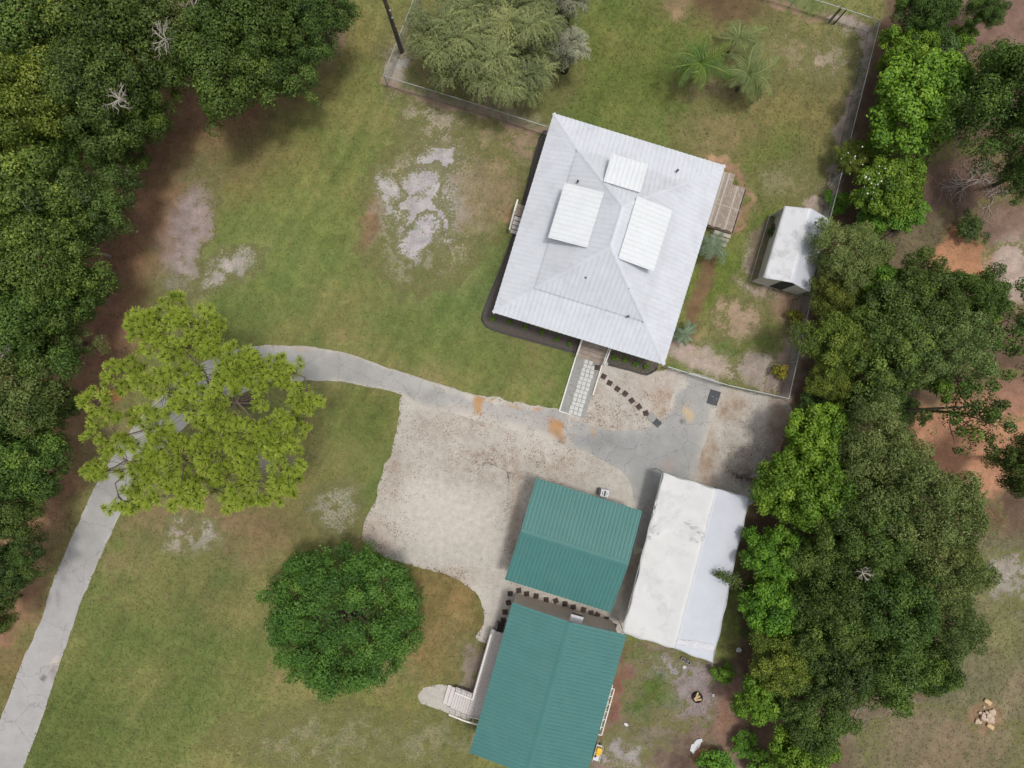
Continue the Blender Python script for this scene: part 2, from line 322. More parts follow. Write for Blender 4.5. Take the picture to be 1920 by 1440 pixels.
# ('p', polygon) / ('e', cx, cy, rx, ry, tilt) / ('l', polyline, half width); then feather, colour, strength, speckle, grass kept
ZONES = [
 # lawns
 (('e', 545, 360, 150, 260, 15), 90, (115, 120, 66), 0.85, 0, 1),
 (('e', 520, 480, 110, 90, 0), 60, (113, 124, 68), 0.7, 0, 1),
 (('e', 640, 60, 70, 130, 10), 50, (122, 115, 67), 0.7, 0, 1),
 (('e', 860, 540, 130, 110, 10), 60, (99, 114, 64), 0.8, 0, 1),
 (('e', 900, 665, 170, 60, 15), 40, (101, 114, 58), 0.7, 0, 1),
 (('e', 900, 290, 130, 110, 20), 60, (142, 128, 98), 0.75, 0.6, 0.8),
 (('e', 1180, 110, 170, 130, 10), 70, (97, 106, 52), 0.9, 0, 1),
 (('e', 1440, 230, 160, 200, 10), 70, (114, 109, 67), 0.85, 0, 1),
 (('e', 1430, 360, 60, 110, 15), 40, (101, 112, 54), 0.8, 0, 1),
 (('e', 1340, 530, 60, 70, 15), 30, (101, 114, 52), 0.9, 0, 1),
 (('e', 1400, 640, 45, 60, 15), 30, (97, 106, 54), 0.85, 0, 1),
 (('e', 690, 780, 75, 70, 0), 40, (101, 108, 56), 0.8, 0, 1),
 (('e', 707, 776, 11, 9, 0), 8, (77, 94, 46), 0.8, 0, 1),
 (('e', 240, 1270, 260, 210, -20), 90, (101, 108, 59), 0.7, 0, 1),
 (('e', 120, 1400, 90, 130, 20), 60, (91, 100, 52), 0.8, 0, 1),
 (('e', 560, 960, 120, 60, 0), 50, (112, 106, 64), 0.7, 0, 1),
 (('e', 820, 1150, 90, 130, -10), 40, (124, 108, 68), 0.9, 0, 1),
 (('e', 860, 1210, 40, 50, -10), 30, (116, 111, 71), 0.6, 0, 1),
 (('e', 730, 1360, 120, 70, 0), 50, (109, 111, 57), 0.7, 0, 1),
 # dry, sandy lawn spots
 (('e', 400, 985, 150, 48, 5), 45, (130, 108, 80), 0.9, 0, 0.6),
 (('e', 360, 1000, 46, 42, 0), 26, (172, 164, 154), 0.75, 0.95, 0.3),
 (('e', 630, 960, 46, 46, 0), 26, (166, 158, 144), 0.65, 0.95, 0.4),
 (('e', 490, 860, 60, 30, 0), 26, (150, 140, 136), 0.7, 0.6, 0),
 (('e', 610, 1390, 170, 60, 0), 40, (142, 136, 116), 0.4, 0.9, 0.7),
 (('e', 820, 1390, 90, 50, 0), 30, (140, 134, 114), 0.4, 0.9, 0.7),
 (('e', 420, 1100, 130, 60, 20), 50, (122, 114, 74), 0.45, 0, 1),
 (('e', 310, 400, 75, 75, 0), 45, (134, 104, 80), 0.9, 0, 0.4),
 (('e', 430, 290, 90, 80, 0), 50, (126, 110, 74), 0.7, 0, 0.8),
 (('e', 350, 440, 42, 110, 12), 30, (150, 136, 130), 0.95, 0.45, 0),
 (('e', 425, 505, 55, 28, -20), 24, (168, 158, 150), 0.9, 0.65, 0),
 (('e', 800, 395, 105, 140, 15), 50, (150, 142, 120), 0.8, 0.75, 0.5),
 (('e', 822, 320, 40, 56, 15), 26, (170, 164, 161), 1.0, 0.5, 0),
 (('e', 797, 400, 56, 78, 12), 30, (170, 164, 161), 1.0, 0.55, 0),
 (('e', 790, 450, 30, 36, 0), 18, (172, 166, 164), 1.0, 0.5, 0),
 (('e', 725, 375, 24, 50, 10), 18, (172, 168, 164), 0.8, 0.6, 0),
 (('e', 690, 430, 17, 44, 8), 12, (120, 98, 72), 0.9, 0.2, 0.5),
 (('e', 815, 225, 60, 36, 20), 26, (164, 152, 132), 0.8, 0.75, 0),
 (('e', 900, 370, 60, 80, 15), 40, (134, 116, 86), 0.6, 0.4, 0.6),
 (('e', 944, 402, 9, 14, 0), 8, (160, 128, 98), 0.9, 0, 0),
 (('e', 990, 270, 30, 20, 20), 14, (150, 126, 106), 0.8, 0.3, 0),
 # forest floor on the left
 (('p', [(-400,1300),(-400,-400),(690,-400),(650,30),(600,130),(560,195),(470,245),(390,255),(340,300),(300,360),(290,470),(262,560),(228,640),(196,720),(178,830),(152,930),(112,1030),(72,1130),(20,1260)]), 48, (132, 102, 78), 0.97, 0, 0.1),
 (('e', 200, 610, 60, 120, 15), 50, (134, 100, 80), 0.8, 0, 0),
 (('e', 620, 60, 30, 60, 20), 25, (118, 98, 88), 0.6, 0.3, 0.2),
 (('e', 10, 95, 30, 20, 0), 14, (160, 138, 108), 0.8, 0.3, 0),
 (('e', 130, 300, 40, 30, 0), 20, (158, 122, 82), 0.8, 0.3, 0),
 (('e', 30, 1290, 46, 70, 20), 25, (112, 98, 62), 0.8, 0.2, 0.8),
 (('e', 212, 735, 12, 8, 0), 6, (176, 104, 60), 0.8, 0.3, 0),
 # fenced yard
 (('e', 900, 110, 150, 90, 10), 50, (122, 112, 78), 0.8, 0.2, 0.4),
 (('e', 745, 130, 20, 45, 15), 14, (164, 152, 140), 0.95, 0.3, 0),
 (('e', 765, 108, 14, 10, 0), 8, (158, 158, 150), 0.9, 0.2, 0),
 (('e', 960, 200, 80, 22, 18), 18, (150, 138, 112), 0.8, 0.7, 0.2),
 (('l', [(722, 160), (870, 200), (1030, 252)], 8), 9, (152, 126, 110), 0.9, 0.2, 0),
 (('e', 1345, 8, 100, 34, 5), 28, (98, 78, 58), 0.95, 0, 0.1),
 (('e', 1265, 15, 20, 28, 0), 14, (150, 124, 96), 0.7, 0.4, 0.1),
 (('l', [(1440, 2), (1530, 25), (1628, 60)], 9), 10, (144, 118, 98), 0.9, 0.2, 0),
 (('l', [(1565, 42), (1612, 62)], 14), 12, (164, 150, 140), 0.9, 0.4, 0),
 (('l', [(1622, 70), (1606, 180), (1582, 290), (1556, 350), (1535, 390)], 17), 10, (166, 150, 138), 0.95, 0.25, 0),
 (('e', 1500, 110, 90, 40, 15), 40, (142, 130, 100), 0.6, 0.75, 0.4),
 (('e', 1560, 110, 40, 30, 0), 22, (156, 142, 124), 0.7, 0.7, 0.2),
 (('e', 1480, 340, 60, 40, 0), 30, (142, 130, 104), 0.6, 0.75, 0.4),
 (('e', 1340, 250, 70, 40, 0), 35, (128, 114, 80), 0.6, 0.4, 0.6),
 (('e', 1330, 160, 60, 30, 0), 20, (120, 104, 82), 0.7, 0.5, 0.3),
 (('l', [(1330, 290), (1385, 320), (1402, 360), (1392, 420), (1375, 440)], 9), 9, (150, 120, 96), 0.9, 0.2, 0),
 (('e', 1345, 292, 28, 9, 12), 8, (176, 142, 112), 0.9, 0.2, 0),
 (('l', [(1330, 480), (1310, 560), (1285, 640)], 14), 10, (118, 92, 70), 0.9, 0.1, 0.05),
 (('e', 1413, 495, 13, 48, 10), 9, (168, 152, 140), 0.95, 0.3, 0),
 (('l', [(1440, 420), (1420, 520)], 12), 8, (112, 98, 84), 0.8, 0.2, 0),  # shade along the tarp shed's left wall, put into the ground colour
 (('e', 1455, 545, 60, 16, 12), 12, (160, 142, 130), 0.9, 0.4, 0),
 (('e', 1480, 580, 45, 26, 0), 18, (136, 112, 92), 0.9, 0.2, 0.1),
 (('e', 1385, 600, 42, 34, 0), 20, (164, 140, 118), 0.85, 0.6, 0.1),
 (('e', 1300, 665, 80, 26, 18), 18, (172, 154, 142), 0.95, 0.25, 0),
 (('e', 1430, 700, 55, 34, 15), 22, (160, 146, 136), 0.9, 0.45, 0),
 (('l', [(1512, 570), (1490, 650), (1465, 735)], 20), 14, (152, 134, 122), 0.9, 0.25, 0),
 # woods on the right
 (('p', [(1490,800),(1484,745),(1512,600),(1556,410),(1640,60),(1650,30),(1690,-400),(2600,-400),(2600,2000),(1330,2000),(1370,1400),(1390,1240),(1400,940),(1440,860)]), 14, (98, 80, 64), 1.0, 0, 0.05),
 (('e', 1860, 30, 90, 90, 0), 40, (124, 100, 86), 0.9, 0.3, 0),
 (('e', 1800, 370, 90, 80, 0), 40, (98, 80, 70), 0.9, 0.2, 0),
 (('e', 1720, 460, 70, 60, 0), 35, (104, 97, 71), 0.9, 0.1, 0.8),
 (('e', 1808, 485, 56, 44, 0), 12, (168, 124, 92), 0.97, 0.1, 0),
 (('e', 1905, 500, 50, 60, 0), 22, (170, 152, 138), 0.95, 0.25, 0),
 (('e', 1890, 420, 60, 40, 0), 26, (128, 106, 90), 0.8, 0.3, 0),
 (('p', [(1712,765),(1770,752),(1880,735),(1990,745),(1990,840),(1900,900),(1850,940),(1815,970),(1780,930),(1712,880)]), 18, (172, 128, 98), 0.97, 0.08, 0),
 (('e', 1900, 745, 50, 40, 0), 24, (140, 106, 88), 0.8, 0.2, 0),
 (('e', 1830, 990, 40, 60, -30), 30, (122, 94, 70), 0.9, 0.1, 0.1),
 (('p', [(1800,1040),(1850,1000),(2600,940),(2600,2000),(1560,2000),(1590,1350),(1740,1310),(1810,1200)]), 34, (116, 110, 82), 0.97, 0, 0.9),
 (('e', 1880, 1180, 60, 60, 0), 40, (111, 114, 70), 0.7, 0, 1),
 (('e', 1700, 1360, 90, 50, 0), 40, (112, 106, 84), 0.7, 0, 0.8),
 (('e', 1890, 1080, 60, 46, 0), 30, (156, 146, 136), 0.8, 0.65, 0.1),
 (('e', 1780, 1400, 120, 60, 0), 40, (124, 108, 84), 0.7, 0.3, 0.5),
 (('e', 1845, 1342, 34, 28, 0), 12, (138, 108, 82), 0.8, 0.2, 0),
 # yard east of the southern green shed
 (('p', [(1165,1190),(1340,1235),(1395,1240),(1410,1350),(1350,2000),(1000,2000),(1120,1380)]), 12, (126, 108, 96), 1.0, 0.15, 0.1),
 (('e', 1290, 1290, 60, 60, 0), 30, (142, 132, 128), 0.9, 0.4, 0),
 (('e', 1240, 1250, 40, 22, 0), 16, (160, 154, 154), 0.8, 0.6, 0),
 (('e', 1152, 1300, 14, 70, 12), 14, (122, 84, 66), 0.9, 0.1, 0),
 (('e', 1212, 1305, 34, 52, 10), 20, (87, 106, 46), 0.9, 0.35, 1),
 (('e', 1195, 1225, 26, 14, 30), 12, (91, 108, 50), 0.8, 0.4, 1),
 (('e', 1250, 1310, 30, 18, 10), 12, (93, 110, 54), 0.7, 0.4, 1),
 (('e', 1220, 1390, 60, 30, 0), 22, (112, 108, 84), 0.7, 0.5, 0.7),
 (('e', 1170, 1420, 40, 30, 0), 18, (156, 150, 144), 0.8, 0.6, 0),
 (('e', 1365, 1340, 26, 60, 0), 22, (138, 104, 84), 0.8, 0.1, 0),
 (('e', 1285, 1420, 44, 26, 0), 20, (84, 68, 58), 0.9, 0.1, 0),
 (('e', 1315, 1405, 14, 16, 0), 8, (150, 110, 76), 0.8, 0.1, 0),
 (('e', 890, 1260, 22, 70, 14), 16, (134, 122, 112), 0.85, 0.5, 0),
 (('e', 905, 1385, 22, 28, 0), 14, (130, 116, 96), 0.8, 0.4, 0.2),
]
BED = [(1026,246),(1012,258),(962,440),(906,585),(906,603),(925,619),(1085,664),(1110,640),(960,580),(1040,262)]

def G(px, py):
    """ground colour (linear rgb) and grass density at photo-plane positions"""
    x = px * S; y = py * S
    n1 = fbm(x, y, 5.0, 4, 11); n2 = fbm(x, y, 1.3, 4, 23); n3 = fbm(x, y, 0.45, 3, 37)
    green = lin((106, 118, 64)); tan = lin((136, 124, 86)); olive = lin((121, 121, 72))
    t = np.clip((n1 - 0.38) * 2.6 + (n2 - 0.5) * 1.1, 0, 1)[..., None]
    col = olive * (1 - t) + green * t
    t2 = np.clip((fbm(x, y, 3.0, 4, 51) - 0.53) * 3.0 + (n3 - 0.5) * 1.0, 0, 0.8)[..., None]
    col = col * (1 - t2) + tan * t2
    # mowing lines in the big lower-left lawn and beside the drive
    u = (x * 0.62 - y * 0.78); v = (x * 0.78 + y * 0.62)
    ac = x * .87 + y * .5; al = x * .5 - y * .87
    st = fbm(al * 0.06, ac, 0.5, 3, 71)
    grass = np.ones(px.shape); brk = np.zeros(px.shape)
    wx = px + 26 * (fbm(x, y, 1.6, 4, 91) - 0.5) * 2; wy = py + 26 * (fbm(x, y, 1.6, 4, 97) - 0.5) * 2
    wx = wx + 14 * (n3 - 0.5) * 2; wy = wy + 14 * (fbm(x, y, .45, 3, 39) - 0.5) * 2
    for k, (shp, fe, c, stg, sp, gk) in enumerate(ZONES):
        if shp[0] == 'p': d = poly_sd(wx, wy, shp[1])
        elif shp[0] == 'e':
            _, cx, cy, rx, ry, tl = shp; a = math.radians(tl); ca, sa = math.cos(a), math.sin(a)
            dx = wx - cx; dy = wy - cy; ex = dx * ca + dy * sa; ey = -dx * sa + dy * ca
            d = (1 - np.sqrt((ex / rx) ** 2 + (ey / ry) ** 2)) * min(rx, ry)
            d = d * 1.0
        else: d = shp[2] - line_d(wx, wy, shp[1])
        if sp >= .4: fe = fe * .8
        m = sstep(-fe, fe, d) * stg
        ix = np.nonzero(m > 0.004)[0]
        if len(ix) == 0: continue
        m = m[ix]; xi = x[ix]; yi = y[ix]
        if sp > 0:
            q = fbm(xi + 3.1 * k, yi - 1.7 * k, 0.6, 4, 130 + k)
            m = m * (1 - .8 * sp + .8 * sp * sstep(0.40 - 0.1 * m, 0.60 - 0.1 * m, q))
        vv = 1 + 0.22 * (fbm(xi, yi, 0.9, 3, 301 + k) - 0.5) * 2
        m3 = m[..., None]
        col[ix] = col[ix] * (1 - m3) + (lin(c) * vv[..., None]) * m3
        grass[ix] = grass[ix] * (1 - m) + gk * m
        mm = m / stg
        if sp > 0: brk[ix] = np.where(mm > .03, np.maximum(brk[ix] * (1 - sstep(.03, .5, mm)), np.clip(0.22 + 0.28 * sp + .36 * (1 - mm) ** 1.3, 0, .74) * sstep(.03, .12, mm)), brk[ix])
        else: brk[ix] = brk[ix] * (1 - m)
    sg_ = (st - .5) * np.clip(grass, 0, 1); big = (fbm(x, y, 2.4, 3, 75) - .5) * np.clip(grass, 0, 1)
    col = col * (1 + 0.3 * sg_ + .25 * big)[..., None] * np.stack([1.015 + .14 * sg_ + .3 * big, np.ones_like(st) * .985, 1.08 + .12 * sg_ + .2 * big], -1)
    return np.clip(col, 0.005, 1), np.clip(grass, 0, 1), brk

def set_col(me, rgb, name='Col', alpha=None):
    a = me.color_attributes.new(name, 'FLOAT_COLOR', 'POINT')
    arr = np.ones((len(me.vertices), 4), np.float32); arr[:, :3] = rgb
    if alpha is not None: arr[:, 3] = alpha
    a.data.foreach_set('color', arr.ravel())

M_ground = mat_ground('ground_cover', amp=0.27, s1=8, s2=1.8, fleck=0.24, breakup=True)
M_gravel = mat_ground('gravel', amp=0.20, s1=14, s2=3, bump=0.8, speck=(146, 132, 118), spscale=11, spthr=0.70)
M_asphalt = mat_ground('old_asphalt', amp=0.12, s1=12, s2=1.2, cracks=True, bump=0.25, speck=(186, 184, 180), spscale=40, spthr=0.70)
M_bed = mat_plain('mulch', (86, 80, 75), rough=0.95, var=0.4, scale=22, bump=1.0, bscale=30, dirt=(112, 96, 84), dscale=9, damt=0.6)

def axis(a, b, step, far):
    inner = list(np.arange(a, b + step / 2, step)); lo = []; hi = []
    d = step * 2
    p = a
    while p > -far: p -= d; d *= 1.5; lo.append(p)
    d = step * 2; p = b
    while p < far: p += d; d *= 1.5; hi.append(p)
    return np.array(lo[::-1] + inner + hi)
def grid_mesh(name, xs, ys, z=0.0):
    nx, ny = len(xs), len(ys); X, Y = np.meshgrid(xs, ys)
    co = np.stack([X.ravel(), Y.ravel(), np.full(X.size, z)], 1)
    i = np.arange(nx * ny).reshape(ny, nx)
    q = np.stack([i[:-1, :-1], i[:-1, 1:], i[1:, 1:], i[1:, :-1]], -1).reshape(-1, 4)
    return np_mesh(name, co, q)
def np_mesh(name, co, faces, smooth=False):
    me = bpy.data.meshes.new(name); co = np.asarray(co, np.float32); faces = np.asarray(faces, np.int32)
    k = faces.shape[1]
    me.vertices.add(len(co)); me.vertices.foreach_set('co', co.ravel())
    me.loops.add(faces.size); me.loops.foreach_set('vertex_index', faces.ravel())
    me.polygons.add(len(faces)); me.polygons.foreach_set('loop_start', np.arange(0, faces.size, k, dtype=np.int32))
    try: me.polygons.foreach_set('loop_total', np.full(len(faces), k, np.int32))
    except Exception: pass
    if smooth: me.polygons.foreach_set('use_smooth', np.ones(len(faces), bool))
    me.update(calc_edges=True); return me

xs = axis(-34.5, 34.5, 0.125, 900); ys = axis(-26.5, 26.5, 0.125, 900)
gm = grid_mesh('ground', xs, ys, 0.0)
X, Y = np.meshgrid(xs, ys)
gc, gg, gb = G(X.ravel() / S + 960, 720 - Y.ravel() / S)
set_col(gm, gc, alpha=gb)
tag(linkmesh('ground', gm, M_ground), kind='structure')

def wobble(pts, step, amp, seed, closed=True):
    """resample a pixel polygon finely and roughen its edge"""
    out = []; pts = [np.array(p, float) for p in pts]; n = len(pts)
    # Catmull-Rom smoothing
    for i in range(n if closed else n - 1):
        p0, p1, p2, p3 = (pts[(i-1) % n], pts[i], pts[(i+1) % n], pts[(i+2) % n]) if closed else (pts[max(i-1, 0)], pts[i], pts[i+1], pts[min(i+2, n-1)])
        m = max(2, int(np.linalg.norm(p2 - p1) / step))
        for j in range(m):
            t = j / m
            q = 0.5 * ((2*p1) + (-p0+p2)*t + (2*p0-5*p1+4*p2-p3)*t*t + (-p0+3*p1-3*p2+p3)*t**3)
            lin_ = p1 + (p2 - p1) * t
            out.append(0.6 * q + 0.4 * lin_)
    a = np.array(out); x = a[:, 0] * S; y = a[:, 1] * S
    a[:, 0] += amp * (fbm(x, y, 0.7, 4, seed) - 0.5) * 2; a[:, 1] += amp * (fbm(x, y, 0.7, 4, seed + 50) - 0.5) * 2
    return a
def sheet(name, poly, z, mat, colf, step=0.16, amp=5, seed=1, holes=None):
    a = wobble(poly, 5, amp, seed)
    bw = [P(p[0], p[1], 0).to_2d() for p in a]
    lo = np.min([tuple(p) for p in bw], 0); hi = np.max([tuple(p) for p in bw], 0)
    gx, gy = np.meshgrid(np.arange(lo[0], hi[0], step), np.arange(lo[1], hi[1], step)); gx = gx.ravel(); gy = gy.ravel()
    sdv = poly_sd(gx, gy, [tuple(p) for p in bw]); k = sdv > step * 0.6
    vs_ = bw + [Vector((float(u), float(v))) for u, v in zip(gx[k], gy[k])]
    n = len(bw)
    r = delaunay_2d_cdt(vs_, [], [list(range(n))], 1, 1e-5)
    co = np.array([(p.x, p.y, z) for p in r[0]]); f = [t for t in r[2]]
    tri = []
    for t in f:
        for i in range(1, len(t) - 1): tri.append((t[0], t[i], t[i+1]))
    tri = np.array(tri)
    e1 = co[tri[:, 1]] - co[tri[:, 0]]; e2 = co[tri[:, 2]] - co[tri[:, 0]]
    fl = (e1[:, 0] * e2[:, 1] - e1[:, 1] * e2[:, 0]) < 0
    tri[fl] = tri[fl][:, ::-1]
    me = np_mesh(name, co, tri)
    if colf is not None:
        px = co[:, 0] / S + 960; py = 720 - co[:, 1] / S
        set_col(me, colf(px, py))
    return linkmesh(name, me, mat)

def spots(px, py, col, lst, seed):
    x = px * S; y = py * S
    wx = px + 14 * (fbm(x, y, 0.8, 4, seed) - 0.5) * 2; wy = py + 14 * (fbm(x, y, 0.8, 4, seed + 9) - 0.5) * 2
    for k, (cx, cy, rx, ry, fe, c, stg, sp) in enumerate(lst):
        d = (1 - np.sqrt(((wx - cx) / rx) ** 2 + ((wy - cy) / ry) ** 2)) * min(rx, ry)
        m = sstep(-fe, fe, d) * stg
        if sp: m = m * (1 - sp + sp * sstep(0.45, 0.6, fbm(x + k, y, 0.4, 4, seed + 20 + k)))
        col = col * (1 - m[..., None]) + lin(c) * m[..., None]
    return col

def gravel_col(px, py):
    x = px * S; y = py * S
    n = fbm(x, y, 2.2, 4, 401); n2 = fbm(x, y, 0.35, 3, 407)
    col = lin((183, 177, 168)) * (0.86 + 0.28 * n)[..., None] * (0.9 + 0.2 * n2)[..., None]
    br = (154, 138, 124); gy = (160, 156, 152)
    return spots(px, py, col, [
        (960, 870, 150, 36, 30, br, 0.6, 0.7), (860, 800, 90, 26, 20, br, 0.5, 0.7), (735, 890, 22, 70, 16, br, 0.65, 0.5),
        (700, 1010, 40, 40, 20, (170, 150, 136), 0.7, 0.3), (850, 1080, 50, 14, 12, br, 0.5, 0.3), (1130, 790, 60, 30, 20, br, 0.5, 0.6), (1115, 735, 18, 20, 12, br, 0.6, 0.5),
        (1230, 720, 60, 40, 20, (176, 160, 150), 0.6, 0.4), (1240, 760, 20, 30, 12, (150, 120, 90), 0.6, 0.5), (1370, 760, 30, 26, 14, (150, 124, 100), 0.8, 0.5),
        (1325, 860, 20, 70, 10, (150, 122, 98), 0.7, 0.4), (1400, 860, 60, 50, 26, br, 0.4, 0.7), (1395, 895, 22, 18, 10, (104, 96, 92), 0.8, 0.5),
        (1440, 860, 26, 24, 12, gy, 0.9, 0.2), (1460, 800, 20, 60, 12, (140, 112, 90), 0.8, 0.2),
        (965, 990, 10, 100, 10, (150, 130, 118), 0.7, 0.3), (1190, 1090, 20, 100, 10, (130, 118, 106), 0.7, 0.3), (1060, 1150, 110, 14, 8, (150, 138, 128), 0.6, 0.2),  # strips along the shed and canopy eaves: shade put into the gravel colour
        (820, 970, 90, 60, 40, (196, 189, 180), 0.7, 0), (1015, 800, 80, 40, 20, (188, 180, 172), 0.6, 0)], 420)

GRAVEL = [(752,742),(748,790),(735,842),(716,892),(702,940),(681,992),(684,1018),(735,1050),(800,1066),(850,1082),(888,1108),(907,1140),(906,1168),(893,1196),(935,1205),(1150,1200),(1180,1170),(1300,1010),(1408,945),(1440,905),(1462,840),(1486,775),(1470,750),(1360,722),(1256,692),(1200,700),(1143,662),(1120,700),(1058,768),(960,752),(860,735)]
tag(sheet('gravel_yard', GRAVEL, 0.010, M_gravel, gravel_col, step=0.15, amp=5, seed=501), kind='structure')
APRON = [(783,1305),(795,1290),(822,1283),(848,1288),(872,1302),(888,1330),(880,1350),(850,1340),(815,1328),(790,1318)]
tag(sheet('gravel_apron', APRON, 0.010, M_gravel, gravel_col, step=0.12, amp=3, seed=531), kind='structure')

DRIVE = [(-30,1425),(0,1353),(44,1238),(74,1170),(107,1073),(141,993),(177,916),(222,838),(280,762),(345,702),(410,664),(470,650),(530,647),(600,652),(660,664),(720,687),(800,713),(880,738),(960,757),(1052,768),(1115,800),(1170,808),(1222,800),(1252,770),(1262,735),(1288,700),(1320,704),(1352,720),(1345,760),(1325,820),(1306,880),(1296,915),(1230,1010),(1190,1040),(1192,960),(1178,895),(1140,868),(1100,848),(1020,822),(940,800),(860,778),(790,760),(750,738),(690,724),(640,716),(587,714),(530,716),(480,728),(420,752),(360,790),(310,835),(276,876),(230,953),(187,1049),(157,1118),(117,1230),(78,1351),(40,1450),(10,1520),(-70,1520)]
def drive_col(px, py):
    x = px * S; y = py * S
    n = fbm(x, y, 1.8, 4, 601)
    col = lin((161, 159, 156)) * (0.84 + 0.32 * n)[..., None]
    sdv = poly_sd(px, py, DRIVE); n2 = fbm(x, y, .9, 4, 641)
    m = (1 - sstep(-6, 12, sdv - 46 * (n2 - .42))) * sstep(740, 840, px)          # gravel washed over the edge
    m = np.maximum(m, (1 - sstep(0, 5, sdv - 8 * (n2 - .5))) * .7)
    col = col * (1 - m[..., None]) + lin((184, 178, 168)) * (0.86 + 0.28 * n2)[..., None] * m[..., None]
    og = (178, 138, 94); sandc = (190, 182, 172)
    return spots(px, py, col, [
        (100, 1260, 160, 200, 60, (166, 163, 162), 0.7, 0), (1200, 850, 110, 70, 40, (150, 151, 150), 0.8, 0), (1120, 830, 50, 14, 14, (132, 134, 134), 0.7, 0),
        (103, 1238, 11, 14, 4, (186, 176, 168), 0.9, 0), (83, 1272, 7, 7, 2, (104, 102, 102), 0.9, 0), (105, 1262, 8, 14, 6, (140, 128, 124), 0.7, 0),
        (120, 1080, 10, 20, 8, (128, 124, 122), 0.6, 0.4), (105, 1120, 8, 14, 6, (128, 124, 122), 0.6, 0.4),
        (800, 720, 60, 14, 14, (172, 170, 166), 0.7, 0), (860, 780, 90, 18, 18, sandc, 0.8, 0.3), (980, 810, 70, 20, 18, sandc, 0.7, 0.4), (1080, 760, 26, 20, 14, (172, 168, 164), 0.6, 0.3),
        (896, 754, 10, 18, 5, og, 0.95, 0.2), (925, 746, 10, 8, 5, og, 0.9, 0.1), (1043, 802, 17, 20, 6, (176, 132, 84), 0.95, 0.15), (1045, 828, 8, 12, 5, (140, 116, 94), 0.8, 0.2),
        (1007, 769, 6, 4, 3, (182, 130, 92), 0.9, 0), (965, 760, 8, 3, 3, og, 0.6, 0), (1293, 772, 5, 14, 4, (196, 172, 136), 0.9, 0), (1110, 812, 6, 10, 4, (176, 150, 120), 0.6, 0),
        (1280, 788, 6, 6, 3, (96, 88, 82), 0.8, 0.2), (1255, 868, 10, 14, 8, (166, 148, 140), 0.6, 0), (1300, 700, 30, 14, 10, (170, 166, 160), 0.7, 0.3),
        (1240, 735, 14, 30, 10, sandc, 0.7, 0.3), (820, 690, 8, 4, 3, (196, 190, 184), 0.8, 0), (570, 652, 60, 6, 5, (182, 168, 154), 0.8, 0.3), (700, 665, 60, 6, 5, (182, 170, 158), 0.7, 0.3)], 620)
tag(sheet('driveway', DRIVE, 0.020, M_asphalt, drive_col, step=0.15, amp=3.0, seed=611), kind='structure')

tag(sheet('mulch_bed', BED, 0.016, M_bed, None, step=0.3, amp=2, seed=701), kind='structure')
tag(sheet('mulch_bed', [(1138,662),(1142,684),(1190,696),(1212,702),(1228,694),(1234,680),(1180,650)], 0.018, M_bed, None, step=0.3, amp=2, seed=711), kind='structure')
eb = MB(); pts = [P(x, y, 0.03) for x, y in wobble([(1026,246),(1012,258),(962,440),(906,585),(906,603),(925,619),(1085,664)], 8, 1, 705, closed=False)]
eb.tube(pts, 0.05, 6)
tag(eb.build('garden_edging', M_dark_metal), 'black curved garden edging round the mulch bed at the white-roofed house', 'edging')
eb = MB(); pts = [P(x, y, 0.03) for x, y in wobble([(1140,684),(1190,697),(1212,703),(1228,695),(1236,684)], 8, 0.6, 706, closed=False)]
eb.tube(pts, 0.05, 6)
tag(eb.build('garden_edging', M_dark_metal), 'black edging round the short mulch bed right of the front walkway', 'edging')

# ---- turf: short tufts splayed on the lawns (too many to count)
rng = np.random.default_rng(5)
def tufts(name, n, size, seed, mat):
    rg = np.random.default_rng(seed)
    x = rg.uniform(-33, 33, n); y = rg.uniform(-25, 25, n)
    px = x / S + 960; py = 720 - y / S
    c, g, _b = G(px, py)
    keep = rg.uniform(0, 1, n) < np.clip(g, 0, 1) ** 1.5
    for pl, mg in ((GRAVEL, 3), (DRIVE, 1), (BED, 0), (APRON, 1)):
        keep &= poly_sd(px, py, pl) < mg
    x, y, c = x[keep], y[keep], c[keep]; n = len(x); B = 3
    a = rg.uniform(0, 2 * np.pi, (n, B)); l = size * rg.uniform(0.5, 1.3, (n, B)); h = l * rg.uniform(0.25, 0.8, (n, B))
    wd = l * 0.30
    co = np.zeros((n, B, 3, 3))
    bx = x[:, None]; by = y[:, None]
    co[:, :, 0, 0] = bx - np.sin(a) * wd; co[:, :, 0, 1] = by + np.cos(a) * wd; co[:, :, 0, 2] = 0.002
    co[:, :, 1, 0] = bx + np.sin(a) * wd; co[:, :, 1, 1] = by - np.cos(a) * wd; co[:, :, 1, 2] = 0.002
    co[:, :, 2, 0] = bx + np.cos(a) * l; co[:, :, 2, 1] = by + np.sin(a) * l; co[:, :, 2, 2] = h
    f = np.arange(n * B * 3).reshape(-1, 3)
    me = np_mesh(name, co.reshape(-1, 3), f)
    v = rg.normal(1.03, 0.09, (n, 1)) ; cc = c * np.clip(v, 0.6, 1.5)
    cc = cc * np.where(rg.uniform(0, 1, (n, 1)) < 0.15, np.array([[0.85, 1.06, 0.8]]), 1)
    set_col(me, np.repeat(np.clip(cc, 0, 1), B * 3, 0))
    return linkmesh(name, me, mat)
M_turf = mat_ground('turf_blades', amp=0.12, s1=8, s2=2, bump=0.0)
tag(tufts('grass', 120000, 0.10, 9, M_turf), 'short patchy lawn grass on the open ground', 'grass', kind='stuff')

